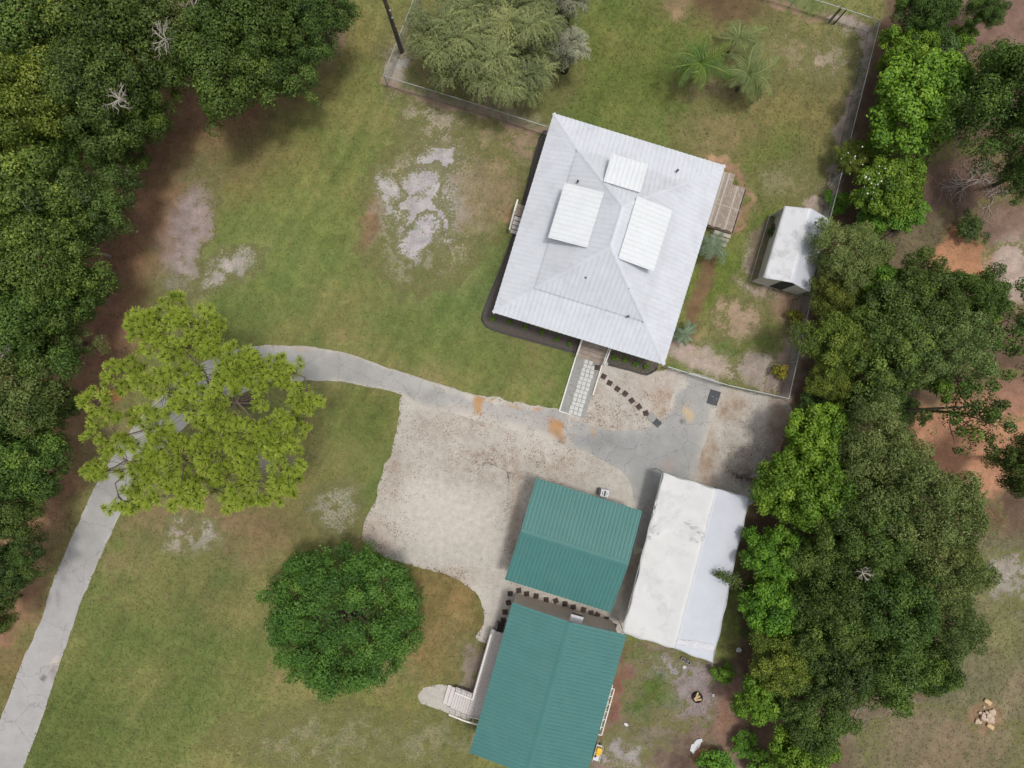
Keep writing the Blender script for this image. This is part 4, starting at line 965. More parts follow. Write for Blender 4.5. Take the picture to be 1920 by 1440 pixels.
# ------------------------------------------------------------------ tarp canopy and tarp shed
cc = [P(1243,887,2.7), P(1405,933,2.7), P(1337,1243,2.7), P(1167,1187,2.7)]
rN = P(1343,917,3.5); rS = P(1264,1216,3.5)
cv = tag(empty('tarp_canopy', tuple(((cc[0] + cc[2]) / 2)[:2]) + (0,)), 'long white tarpaulin carport with torn patches beside the green sheds', 'canopy')
org = Vector(cv.location)
NU, NV = 44, 72; co = []; 
for j in range(NV + 1):
    v = j / NV; a = cc[0].lerp(cc[3], v); r = rN.lerp(rS, v); b = cc[1].lerp(cc[2], v)
    for i in range(NU + 1):
        u = i / NU
        if u <= .56: p = a.lerp(r, u / .56)
        else: p = r.lerp(b, (u - .56) / .44)
        nn = float(fbm(np.array([u * 4.0]), np.array([v * 9.0]), 1.0, 4, 811)[0]) - .5
        rib = abs(math.sin(v * math.pi * 5))              # sag between the five frame hoops
        sag = -.10 * rib * (math.sin(min(1, u / .56) * math.pi) if u < .56 else math.sin((u - .56) / .44 * math.pi))
        edge = (.045 * (math.sin(v * 11) + math.sin(v * 31 + 1) * .8)) * (1 if u in (0.0, 1.0) else 0)
        endw = (.05 * math.sin(u * 21 + 1)) * (1 if j in (0, NV) else 0)
        q = p - org + Vector((edge, endw, sag + nn * .10))
        co.append(tuple(q))
f = [(j * (NU+1) + i, (j+1) * (NU+1) + i, (j+1) * (NU+1) + i + 1, j * (NU+1) + i + 1) for j in range(NV) for i in range(NU)]
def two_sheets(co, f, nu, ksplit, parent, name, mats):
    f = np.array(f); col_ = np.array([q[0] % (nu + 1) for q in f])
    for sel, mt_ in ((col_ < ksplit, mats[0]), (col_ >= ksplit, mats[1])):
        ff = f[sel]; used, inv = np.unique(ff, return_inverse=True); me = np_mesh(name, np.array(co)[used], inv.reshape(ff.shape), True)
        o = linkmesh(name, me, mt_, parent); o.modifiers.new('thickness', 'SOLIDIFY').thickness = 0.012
two_sheets(co, f, NU, 25, cv, 'tarp', (M_tarp, M_tarp_shaded))
def tarp_z(px, py):
    best = min(range(len(co)), key=lambda k: (co[k][0] + org.x - px) ** 2 + (co[k][1] + org.y - py) ** 2); return co[best][2]
def patch(name, pxs, mat, seed, lift=.03):
    ctr = np.mean(np.array(pxs), 0); mb = MB(); vs_ = []
    a = wobble(pxs, 3, 1.2, seed)
    for q in a:
        w_ = P(q[0], q[1], 3.1); vs_.append((w_.x - org.x, w_.y - org.y, tarp_z(w_.x, w_.y) + lift))
    w_ = P(ctr[0], ctr[1], 3.1); vs_.append((w_.x - org.x, w_.y - org.y, tarp_z(w_.x, w_.y) + lift + .02)); n = len(a)
    mb.add(vs_, [(i, (i + 1) % n, n) for i in range(n)]); return mb.build(name, mat, cv)
rw = random.Random(12)
for k, (px, py, r_, el) in enumerate([(1300,988,9,.5),(1310,996,6,.6),(1290,982,4,.4),(1296,1010,6,.7),(1304,1014,4,.6),(1314,1008,3,1.6),(1284,980,3,.5),(1225,996,6,1.2),(1230,988,3,.8),(1221,1010,4,1.6),(1233,946,3,2.6),(1229,962,3,2.6),(1236,1002,3,.7),(1318,1000,2.5,2.)]):
    n_ = 9; a_ = rw.uniform(0, 3)
    pg = [(px + math.cos(6.2832 * j / n_) * r_ * rw.uniform(.45, 1.25), py + math.sin(6.2832 * j / n_) * r_ * el * rw.uniform(.45, 1.25)) for j in range(n_)]
    patch('worn_patch', pg, M_tear, 901 + k, .012)
patch('patch_sheet', [(1271,1195),(1340,1213),(1337,1224),(1268,1204)], M_plastic, 905)
for v in (0, .25, .5, .75, 1):
    a = cc[0].lerp(cc[3], v) - org; r = rN.lerp(rS, v) - org; b = cc[1].lerp(cc[2], v) - org
    dz = Vector((0, 0, -.12)); ins = (b - a).normalized() * .15
    MB().tube([Vector((a.x, a.y, 0)) + ins, a + dz + ins, r + dz, b + dz - ins, Vector((b.x, b.y, 0)) - ins], .03, 6).build('frame_hoop', M_galv, cv)
for q in ((cc[0], cc[3]), (rN, rS), (cc[1], cc[2])):
    MB().tube([q[0] - org + Vector((0, 0, -.1)), q[1] - org + Vector((0, 0, -.1))], .025, 6).build('purlin', M_galv, cv)

sc_ = [P(1471,386,2.1), P(1557,412,2.1), P(1518,548,2.1), P(1431,521,2.1)]; sN = P(1521,391,2.75); sS = P(1485,530,2.75)
tsd = tag(empty('tarp_shed', tuple(((sc_[0] + sc_[2]) / 2)[:2]) + (0,)), 'small white tarpaulin shed with pitched top beside the right fence', 'shed')
org = Vector(tsd.location); co = []; NU, NV = 20, 36
for j in range(NV + 1):
    v = j / NV; a = sc_[0].lerp(sc_[3], v); r = sN.lerp(sS, v); b = sc_[1].lerp(sc_[2], v)
    for i in range(NU + 1):
        u = i / NU; p = a.lerp(r, u / .5) if u <= .5 else r.lerp(b, (u - .5) / .5)
        nn = float(fbm(np.array([u * 3.0]), np.array([v * 6.0]), 1.0, 4, 831)[0]) - .5
        co.append(tuple(p - org + Vector((0, 0, nn * .07 - .04 * abs(math.sin(v * math.pi * 3))))))
f = [(j * (NU+1) + i, (j+1) * (NU+1) + i, (j+1) * (NU+1) + i + 1, j * (NU+1) + i + 1) for j in range(NV) for i in range(NU)]
two_sheets(co, f, NU, 10, tsd, 'tarp_roof', (M_tarp_dirty, M_tarp_shaded))
gA, gB, gR = [q - org for q in (sc_[3], sc_[2], sS)]
gin = (gA - (sc_[0] - org)).normalized() * -.12; gA, gB, gR = gA + gin, gB + gin, gR + gin
def wallq(name, q, mat): mb = MB(); mb.add(q, [tuple(range(len(q)))]); o = mb.build(name, mat, tsd); s_ = o.modifiers.new('thickness', 'SOLIDIFY'); s_.thickness = .03; return o
k1, k2 = gA.lerp(gB, .38), gA.lerp(gB, .66)
dn = Vector((0, 0, -.05))
def base(v): return Vector((v.x, v.y, 0.03))
g1 = gA.lerp(gR, .76) ; g2 = gR.lerp(gB, .32)
wallq('gable_panel', [base(gA), base(k1), g1 + dn, gA + dn], M_siding)
wallq('dark_door', [base(k1), base(k2), g2 + dn, gR + dn, g1 + dn], M_shade_cloth)
wallq('gable_panel', [base(k2), base(gB), gB + dn, g2 + dn], M_siding)
MB().bar(base(gA), base(k1), .05, .06).build('sill', M_white, tsd)
nA, nB, nR = [q - org - gin for q in (sc_[0], sc_[1], sN)]
wallq('back_panel', [base(nA), base(nB), nB + dn, nR + dn, nA + dn], M_siding)
wi = (gB - gA).normalized() * .06
wj = wi * 4.5; dz_ = Vector((0, 0, .03))
wallq('side_panel', [base(nA) + wj, base(gA) + wj, gA + wj + dn + dz_, nA + wj + dn + dz_], M_siding)
wallq('side_panel', [base(nB) - wi, base(gB) - wi, gB - wi + dn, nB - wi + dn], M_tarp_dirty)
for q in (gA, gB, nA, nB): MB().tube([base(q), q + dn], .03, 6).build('corner_post', M_galv, tsd)
MB().tube([base(nA) - wi * 2, base(gA) - wi * 2], .025, 6).build('base_pipe', M_galv, tsd)

# ------------------------------------------------------------------ chain-link fences
FH = 1.5
def fence(label, tops, gates=(), spacing=2.6):
    """tops: photo pixels of the top rail at height FH"""
    pts = [P(x, y, FH) for x, y in tops]; o0 = pts[0]
    t = tag(empty('chain_link_fence', (o0.x, o0.y, 0)), label, 'fence')
    wires = MB()
    for a, b in zip(pts[:-1], pts[1:]):
        a = a - Vector((o0.x, o0.y, 0)); b = b - Vector((o0.x, o0.y, 0)); Ln = (b - a).length; d = (b - a) / Ln
        MB().tube([a, b], .022, 6).build('top_rail', M_galv, t)
        MB().tube([a + Vector((0, 0, .06 - FH)), b + Vector((0, 0, .06 - FH))], .008, 5).build('tension_wire', M_dark_metal, t)
        n = max(1, round(Ln / spacing))
        for k in range(n + 1):
            p = a + d * (Ln * k / n)
            pm = MB(); pm.cyl(p.x, p.y, 0, FH + .04, .03, 8); pm.build('post', M_galv, t)
        h = FH - .1; st = .13; s0 = -h
        while s0 < Ln:
            for sg in (1, -1):
                u0, u1 = s0, s0 + h; z0, z1 = (.05, .05 + h) if sg > 0 else (.05 + h, .05)
                c0, c1 = max(0, u0), min(Ln, u1)
                if c1 - c0 > .02:
                    za = z0 + (z1 - z0) * (c0 - u0) / h; zb = z0 + (z1 - z0) * (c1 - u0) / h
                    pa = a + d * c0; pb = a + d * c1
                    nrm = Vector((-d.y, d.x, 0)) * (.003 * sg)
                    wires.tube([(pa.x + nrm.x, pa.y + nrm.y, za), (pb.x + nrm.x, pb.y + nrm.y, zb)],   .0024, 3, False)
            s0 += st
    wires.build('wire_mesh', M_galv, t)
    return t
fence('chain-link fence from the upper left corner past the utility pole', [(783, -20), (719, 141)])
fence('chain-link fence running from the left corner to the house eave', [(719.5, 142), (870, 188), (1034, 240)])
fence('chain-link fence along the top right of the back yard', [(1420, -34), (1576, 14), (1649.5, 38.5)])
fence('long chain-link fence between the back yard and right woods', [(1650, 40), (1600, 240), (1556, 412), (1524, 548), (1480, 744)])
fence('chain-link fence between the back yard and the gravel drive', [(1254, 688), (1290, 699), (1365, 722), (1478, 747)], spacing=2.2)
for px, py, wh in ((1574, 20, 'left'), (1584, 22, 'right')):
    q = P(px, py, 1.5); o = MB().cyl(0, 0, 0, 1.7, .045, 8).build('gate_post', M_dark_metal); o.location = (q.x, q.y, 0)
    tag(o, 'dark gate post at the top fence, %s of the pair' % wh, 'post', 'gate posts at the top fence')

# utility pole
p = P(753, 97, 0); up_ = tag(empty('utility_pole', (p.x, p.y, 0)), 'tall dark wooden utility pole standing inside the fence corner', 'pole')
MB().tube([(0, 0, 0), (0.02, 0, 5), (0, 0, 10.5)], [.14, .12, .1], 12).build('shaft', M_pole, up_)
MB().box(-1.1, 1.1, -.06, .06, 9.4, 9.54).build('crossarm', M_pole, up_)
for a in (-.95, 0, .95): MB().cyl(a, 0, 9.545, 9.72, .05, 8).build('insulator', M_conc, up_)
for z in (4.4, 5.2): MB().tube([(.12, -.1, z), (.2, -.14, z)], .05, 8).build('pole_band', M_galv, up_)
MB().tube([(.17, 0, .02), (.15, 0, 3.2)], .03, 6).build('conduit', M_galv, up_)
# ------------------------------------------------------------------ vegetation
def set_tint(me, vals):
    a = me.attributes.new('tint', 'FLOAT', 'POINT'); a.data.foreach_set('value', np.asarray(vals, np.float32))

def leaves(pos, nrm, ln, wd, rg, fold=0.25):
    """folded diamond leaves: (n,3) positions, normals -> verts, quads"""
    n = len(pos)
    r = rg.normal(size=(n, 3)); t = np.cross(nrm, r); t /= np.linalg.norm(t, axis=1, keepdims=True) + 1e-9
    b = np.cross(nrm, t)
    l = ln * rg.uniform(.6, 1.35, (n, 1)); w_ = wd * rg.uniform(.6, 1.35, (n, 1))
    co = np.stack([pos - t * l * .5, pos + b * w_ * .5 + nrm * w_ * fold, pos + t * l * .5 - nrm * l * .15, pos - b * w_ * .5 + nrm * w_ * fold], 1)
    return co.reshape(-1, 3), np.arange(n * 4).reshape(-1, 4)

def crown_mesh(name, seed, mat, nclump, lpc, leaf, aspect=.55, cr=(.13, .22), zlo=-.6, flat=.8, spread=.5, lobes=.18, inner=.55, up=.3, tintspread=.13, depth=.3, gap=.12, loose=.16):
    """leafy clumps spread over a lumpy dome, some set deeper, so light falls unevenly between them"""
    rg = np.random.default_rng(seed)
    i = np.arange(nclump) + .5
    z = zlo + (1 - zlo) * (i / nclump); z = np.clip(z + rg.normal(0, .04, nclump), zlo, 1)
    th = i * 2.39996 + rg.normal(0, .22, nclump); rr_ = np.sqrt(np.clip(1 - z * z, 0, 1)); rr_ = np.where(z < 0, rr_ * .35 + .65 * np.sqrt(np.clip(1 - (z * .5) ** 2, 0, 1)), rr_)
    ph = rg.uniform(0, 6.28, 4)
    lob = 1 + lobes * (np.sin(th * 2 + ph[0]) * .5 + np.sin(th * 3 + ph[1]) * .5 + np.sin(th * 5 + ph[2]) * .5)
    big = .5 + .5 * np.sin(th * 4 + z * 5 + ph[3]) * np.cos(z * 6 + th * 2)          # larger swells
    rad = (.84 - depth * (rg.uniform(0, 1, nclump) ** 2) - .10 * big) + np.where(rg.uniform(0, 1, nclump) < .16, loose, 0)
    keep = (rg.uniform(0, 1, nclump) > gap) | (z < -.2)
    cen = np.stack([np.cos(th) * rr_ * rad * lob, np.sin(th) * rr_ * rad * lob, z * rad * flat], 1)
    crd = rg.uniform(cr[0], cr[1], nclump)
    P_, N_, T_ = [], [], []
    ct = rg.normal(.5, tintspread * 1.1, nclump)
    for k in range(nclump):
        m = int(lpc * (crd[k] / np.mean(crd)) ** 2)
        if not keep[k]: m = m // 8
        if z[k] < -.2: m = int(m * .6)
        d = rg.normal(size=(m, 3)); d[:, 2] += .55; d /= np.linalg.norm(d, axis=1, keepdims=True)
        s1 = np.sin(d[:, 0] * 8 + k) * np.sin(d[:, 1] * 8 + 2 * k) + .5 * np.sin(d[:, 2] * 9 + 3 * k)
        r = crd[k] * (inner + (1 - inner) * rg.uniform(0, 1, m) ** .5) * (1 + .22 * s1)
        p = cen[k] + d * r[:, None] * np.array([1, 1, .9])
        nn = d * (1 - up) + np.array([0, 0, 1.0]) * up + rg.normal(0, spread, (m, 3)) * .8; nn /= np.linalg.norm(nn, axis=1, keepdims=True)
        P_.append(p); N_.append(nn); T_.append(np.clip(ct[k] + rg.normal(0, tintspread, m), 0, 1))
    # sparse leaves deeper inside
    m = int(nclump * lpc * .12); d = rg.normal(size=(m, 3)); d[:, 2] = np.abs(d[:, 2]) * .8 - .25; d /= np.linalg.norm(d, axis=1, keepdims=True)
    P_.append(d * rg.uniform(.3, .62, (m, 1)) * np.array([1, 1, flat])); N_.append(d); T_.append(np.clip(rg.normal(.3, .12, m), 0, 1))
    P_ = np.concatenate(P_); N_ = np.concatenate(N_); T_ = np.concatenate(T_)
    co, f = leaves(P_, N_, leaf, leaf * aspect, rg)
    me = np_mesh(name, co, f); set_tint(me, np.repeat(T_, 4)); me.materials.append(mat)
    return me, cen

def trunk_mesh(name, seed, mat, cen, nl=9, r0=.07):
    """unit trunk: z 0..1 up to the crown centre, limbs reach towards the leaf clumps"""
    rg = random.Random(seed); mb = MB()
    bx, by = rg.uniform(-.06, .06), rg.uniform(-.06, .06)
    mb.tube([(0, 0, -.02), (bx * .5, by * .5, .4), (bx, by, .75), (bx * 1.2, by * 1.2, 1.1)], [r0 * 1.3, r0, r0 * .8, r0 * .45], 8)
    for k in rg.sample(range(len(cen)), min(nl, len(cen))):
        c = cen[k]; z0 = rg.uniform(.5, .9)
        mb.tube([(bx, by, z0), (c[0] * .45, c[1] * .45, z0 + .15), (c[0] * .95, c[1] * .95, 1 + c[2] * .45)], [r0 * .5, r0 * .33, r0 * .12], 5)
    return mb.mesh(name, mat, True)

KIND = {}
def kind(key, n, leafmat, r0=.07, **kw):
    KIND[key] = []
    for i in range(n):
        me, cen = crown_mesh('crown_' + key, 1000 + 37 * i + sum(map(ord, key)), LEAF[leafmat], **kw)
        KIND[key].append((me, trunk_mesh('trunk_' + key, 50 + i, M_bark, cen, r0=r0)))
kind('oak', 3, 'oak', nclump=110, lpc=360, leaf=.046, lobes=.34, cr=(.11, .24), gap=.16)
kind('oak2', 2, 'oak2', nclump=110, lpc=360, leaf=.045, lobes=.36, cr=(.11, .24), gap=.16)
kind('bright', 2, 'bright', nclump=80, lpc=280, leaf=.066, aspect=.7, cr=(.14, .25), lobes=.25)
kind('grey', 2, 'grey', nclump=130, lpc=330, leaf=.040, aspect=.5, spread=.7, depth=.26, lobes=.36, cr=(.10, .22), gap=.16)
kind('olive', 2, 'olive', nclump=100, lpc=320, leaf=.046, lobes=.28, spread=.65)
kind('thin', 1, 'oak', r0=.035, nclump=44, lpc=150, leaf=.062, cr=(.10, .18), lobes=.5, gap=.45, zlo=-.1)
kind('bush', 2, 'bright', nclump=30, lpc=110, leaf=.13, cr=(.18, .34), zlo=-.3, lobes=.5)
kind('bushd', 1, 'oak2', nclump=30, lpc=130, leaf=.11, cr=(.18, .34), zlo=-.3, lobes=.5)
kind('croton', 1, 'croton', nclump=14, lpc=34, leaf=.4, aspect=.4, cr=(.25, .4), zlo=-.2)

RV = random.Random(77); _cnt = {}
def tree(name, k, px, py, r, zc, label, cat='tree', group=None, sq=1.0, rot=None, flat=None):
    """crown seen at (px,py) with apparent radius r px; its centre zc metres up"""
    c = P(px, py, zc); R = r * S * (CAMZ - zc) / CAMZ
    i = _cnt.get(k, 0); _cnt[k] = i + 1
    cm, tm = KIND[k][i % len(KIND[k])]
    # wood-edge trees lean out from the shade towards the open middle
    out = Vector((c.x, c.y)); ln_ = (out.length / CAMZ) * .5 * zc if zc > 3.3 else 0.0
    off = out.normalized() * ln_ if ln_ else Vector((0, 0)); rz_ = RV.uniform(0, 6.28) if rot is None else rot
    t = tag(empty(name, (c.x + off.x, c.y + off.y, 0)), label, cat, group)
    tr = linkmesh('trunk', tm, None, t); tr.scale = (R, R, math.hypot(zc, ln_))
    if ln_: tr.rotation_euler = Vector((-off.x, -off.y, zc)).to_track_quat('Z', 'Y').to_euler()
    cr_ = linkmesh('crown', cm, None, t); cr_.location = (-off.x, -off.y, zc); cr_.rotation_euler.z = rz_; cr_.scale = (R * 1.06, R * 1.06 * sq, min(max(R * .95, zc * .55), zc * .95) if flat is None else flat)
    return t

GL = 'oaks of the wood on the left'
for (k, px, py, r, zc, lb) in [
 ('oak', 55, 45, 125, 7.0, 'broad dark oak filling the top left corner of the picture'),
 ('oak', 205, 50, 115, 7.5, 'dark oak at the top edge, second from the left corner'),
 ('grey', 340, 20, 95, 6.5, 'dark oak at the top edge above the pale bare branches'),
 ('oak', 475, 35, 105, 7.0, 'green oak at the top edge left of the open lawn strip'),
 ('oak2', 592, 30, 72, 6.0, 'oak at the top edge touching the lawn strip, last of the left wood'),
 ('oak', 425, 125, 102, 6.5, 'green oak bulging toward the lawn below the top row'),
 ('oak2', 525, 125, 62, 5.2, 'smaller dark oak at the lawn corner of the upper left wood'),
 ('olive', 70, 190, 112, 7.0, 'broad oak at the left edge, second row from the top'),
 ('oak2', 190, 175, 98, 7.5, 'dark oak behind the fan of grey bare twigs'),
 ('oak', 258, 205, 66, 5.6, 'mid green oak over the brown clearing of the upper left wood'),
 ('oak', 225, 270, 50, 4.0, 'low dark oak in the shade above the brown clearing'),
 ('oak', 130, 262, 60, 5.0, 'small oak between the broad left edge oak and the clearing'),
 ('olive', 15, 265, 58, 6.0, 'yellowish oak at the left edge above the sandy gap'),
 ('oak', 55, 375, 108, 7.0, 'broad oak at the left edge below the brown clearing'),
 ('oak2', 165, 385, 82, 5.5, 'dark rounded oak pointing at the sandy patch'),
 ('oak', 90, 490, 104, 7.0, 'oak at mid left with a pale leaning stem beside it'),
 ('oak2', 160, 545, 50, 4.0, 'low dark oak at the wood edge under the leaning stem'),
 ('oak', 45, 600, 100, 7.0, 'broad oak at the left edge level with the top of the pine'),
 ('grey', 112, 640, 58, 4.6, 'dark oak leaning to the brown track left of the pine'),
 ('grey', 25, 720, 92, 7.0, 'oak at the left edge level with the middle of the pine'),
 ('oak2', 92, 760, 50, 4.2, 'dark oak beside the brown track, level with the pine crown centre'),
 ('oak', 42, 855, 86, 6.5, 'oak at the left edge level with the lower pine branches'),
 ('oak2', 30, 945, 62, 5.5, 'dark oak left of where the drive leaves the pine shade'),
 ('oak2', 18, 1060, 58, 5.0, 'last dark oak of the left wood, beside the straight drive'),
 ('oak2', -15, 1140, 46, 4.5, 'oak cut by the left edge, lowest of the left wood')]:
    tree('oak_tree', k, px, py, r, zc, lb, 'tree', GL)

# bare grey branches standing up between the oaks
def bare(name, px, py, zc, size, seed, label, z0=None, lean=(0, 0), n=9):
    rg = random.Random(seed); c = P(px, py, zc)
    if lean == (0, 0): lean = tuple(Vector((c.x, c.y)) / CAMZ * zc * -.75)
    t = tag(empty(name, (c.x - lean[0], c.y - lean[1], 0)), label, 'dead tree')
    mb = MB(); mb.tube([(0, 0, 0), (lean[0] * .6, lean[1] * .6, zc * .6), (lean[0], lean[1], zc)], [.11, .08, .05], 6); mb.build('trunk', M_deadwood, t)
    br = MB()
    def grow(p, d, l, r, dep):
        q = p + d * l * .5 + Vector((rg.gauss(0, .06), rg.gauss(0, .06), rg.gauss(0, .05))) * l; e = q + (d + Vector((rg.gauss(0, .25), rg.gauss(0, .25), rg.gauss(0, .15)))).normalized() * l * .5
        br.tube([p, q, e], [r, r * .75, r * .45], 4, False)
        if dep > 0:
            for _ in range(3):
                dd = (d + Vector((rg.gauss(0, .7), rg.gauss(0, .7), rg.gauss(0, .3)))).normalized(); grow(p.lerp(e, rg.uniform(.35, 1)), dd, l * rg.uniform(.5, .75), r * .55, dep - 1)
    for k in range(n):
        a = 6.28 * k / n + rg.uniform(-.3, .3); grow(Vector((lean[0], lean[1], zc)), Vector((math.cos(a), math.sin(a), rg.uniform(.1, .8))).normalized(), size * rg.uniform(.4, .75), .04, 2)
    br.build('bare_branches', M_deadwood, t)
bare('dead_tree', 312, 76, 8.6, 1.0, 1, 'pale bare branches sticking out between oaks near the top left')
bare('dead_tree', 225, 186, 8.9, .85, 2, 'fan of grey bare twigs on an oak of the upper left wood')
bare('dead_tree', 115, 6, 8.8, .8, 3, 'small grey bare branch at the very top left edge')
bare('dead_tree', 365, 18, 8.4, .8, 4, 'thin grey branches at the top edge above the dark gap', n=6)
bare('dead_tree', 175, 470, 4.5, .7, 5, 'leaning pale stem at the left wood edge beside the sandy patch', lean=(1.6, -.5), n=4)
bare('dead_tree', 12, 655, 9.2, .8, 6, 'pale bare branches at the left edge level with the pine', n=6)

# round dense tree on the lower lawn
RT = P(640, 1165, 4.2)
me, cen = crown_mesh('round_crown', 4242, LEAF['round'], nclump=260, lpc=270, leaf=.029, aspect=.45, cr=(.07, .14), zlo=-.6, flat=.95, lobes=.03, spread=.55, inner=.3, up=.35, tintspread=.14, depth=.24, gap=.14, loose=.06)
rt = tag(empty('round_tree', (RT.x, RT.y, 0)), 'dense round deep green tree standing alone on the lower lawn', 'tree')
o = linkmesh('trunk', trunk_mesh('round_trunk', 8, M_bark, cen, 14, .06), None, rt); o.scale = (4.6, 4.6, 3.4)
o = linkmesh('crown', me, None, rt); o.location = (0, 0, 3.6); o.scale = (5.2, 5.2, 3.9)

# ---- long-needled pine by the drive bend
rg = np.random.default_rng(21); rp = random.Random(21)
PZ = 11.0; PB = P(468, 752, 0)
pine = tag(empty('pine_tree', (PB.x, PB.y, 0)), 'tall lime green pine with open tufted branches over the drive bend', 'tree')
LOB = [(320,598,78,44),(365,610,55,36),(270,612,36,28),(335,650,70,34),(240,706,44,34),(178,752,28,22),(420,682,62,40),(490,692,58,32),(548,700,40,24),(575,742,30,30),(572,790,42,30),
       (205,820,48,46),(300,735,56,44),(290,800,70,48),(360,770,50,46),(340,860,86,52),(240,880,60,42),(180,882,22,16),(440,755,62,48),(480,810,70,48),(525,860,44,60),(460,905,70,42),(400,925,64,34),(520,905,40,36),(215,935,34,22),(255,948,26,16),(330,930,70,24),(425,850,60,44),(380,700,44,34),(470,700,40,26)]
trunk = MB(); top = P(380, 748, PZ) - PB
trunk.tube([(0, 0, -.05), (top.x * .25, top.y * .25, 4), (top.x * .6, top.y * .6, 8), (top.x, top.y, PZ)], [.34, .29, .22, .1], 12); trunk.build('trunk', M_pinebark, pine)
NP_, ND_ = [], []
cl = [(P(lx, ly, PZ + rp.uniform(-1.6, 1.4)) - PB, lx, ly, ra, rb) for lx, ly, ra, rb in LOB]
cl.sort(key=lambda q: (q[0].xy - top.xy).length)
for k, (c, lx, ly, ra, rb) in enumerate(cl):
    br = MB(); zc = c.z
    f0 = rp.uniform(.72, .95); tp_ = Vector((top.x * f0, top.y * f0, PZ * f0)); st_ = tp_; r0_ = .085
    if k > 3:                                  # fork from the nearest limb closer to the trunk
        pr_k = min(cl[:k], key=lambda q: (q[0] - c).length)[0]
        if (pr_k - c).length < (tp_ - c).length: st_ = pr_k - Vector((0, 0, .35)); r0_ = .05
    mid = st_.lerp(c, .5) + Vector((rp.uniform(-.4, .4), rp.uniform(-.4, .4), .05))
    br.tube([st_, mid, c - Vector((0, 0, .35))], [r0_, r0_ * .7, .024], 5)
    nt_ = int(ra * rb * math.pi / 150) + 5
    for j in range(nt_):
        a = rp.uniform(0, 6.283); q = math.sqrt((j + rp.uniform(.1, .9)) / nt_) * 1.04; a = j * 2.39996 + rp.uniform(-.5, .5)
        ux, uy = lx + math.cos(a) * q * ra, ly + math.sin(a) * q * rb
        if vnoise(np.array([ux / 26]), np.array([uy / 26]), 5)[0] < .33: continue          # open gaps between the sprays
        zt = zc + rp.uniform(-.6, .45)
        p = P(lx + math.cos(a) * q * ra, ly + math.sin(a) * q * rb, zt) - PB
        NP_.append(p[:]); dd = (p - c); dd.z = .9 + rp.uniform(0, .6); ND_.append(dd.normalized()[:])
        w_ = mid.lerp(c, rp.uniform(.5, 1.0)) - Vector((0, 0, .3))
        br.tube([w_, w_.lerp(p, .6) + Vector((0, 0, -.12)), p - Vector(ND_[-1]) * .05], [.018, .013, .009], 3, False)
    br.build('branch', M_pinebark, pine)
NP_ = np.array(NP_); ND_ = np.array(ND_); n = len(NP_); B = 84
d = ND_[:, None, :] * .55 + rg.normal(0, .62, (n, B, 3)); d[:, :, 2] = np.abs(d[:, :, 2]) * .8 - .12; d /= np.linalg.norm(d, axis=2, keepdims=True)
l = rg.uniform(.18, .31, (n, B, 1)) * rg.uniform(.8, 1.2, (n, 1, 1)); sd_ = np.cross(d, rg.normal(size=(n, B, 3))); sd_ /= np.linalg.norm(sd_, axis=2, keepdims=True)
b0 = NP_[:, None, :] + d * .03
co = np.stack([b0 - sd_ * .007 + d * l * .1, b0 + sd_ * .007 + d * l * .1, b0 + d * l + sd_ * .013, b0 + d * l - sd_ * .013], 2)
me = np_mesh('needles', co.reshape(-1, 3), np.arange(n * B * 4).reshape(-1, 4))
tt = np.clip(rg.normal(.5, .16, (n, 1)) + rg.normal(0, .14, (n, B)), 0, 1); set_tint(me, np.repeat(tt.ravel(), 4)); me.materials.append(LEAF['pine'])
linkmesh('crown', me, None, pine)
bd = MB()
for p, dr_ in zip(NP_, ND_): bd.tube([p - dr_ * .04, p + dr_ * .12, p + dr_ * .2], [.035, .042, .015], 6)
bd.build('tuft_cores', mat_plain('pine_tuft_core', (72, 86, 34), rough=.9, var=.3), pine)['kind'] = 'stuff'  # dark green cores put the shaded middle of each tuft into colour

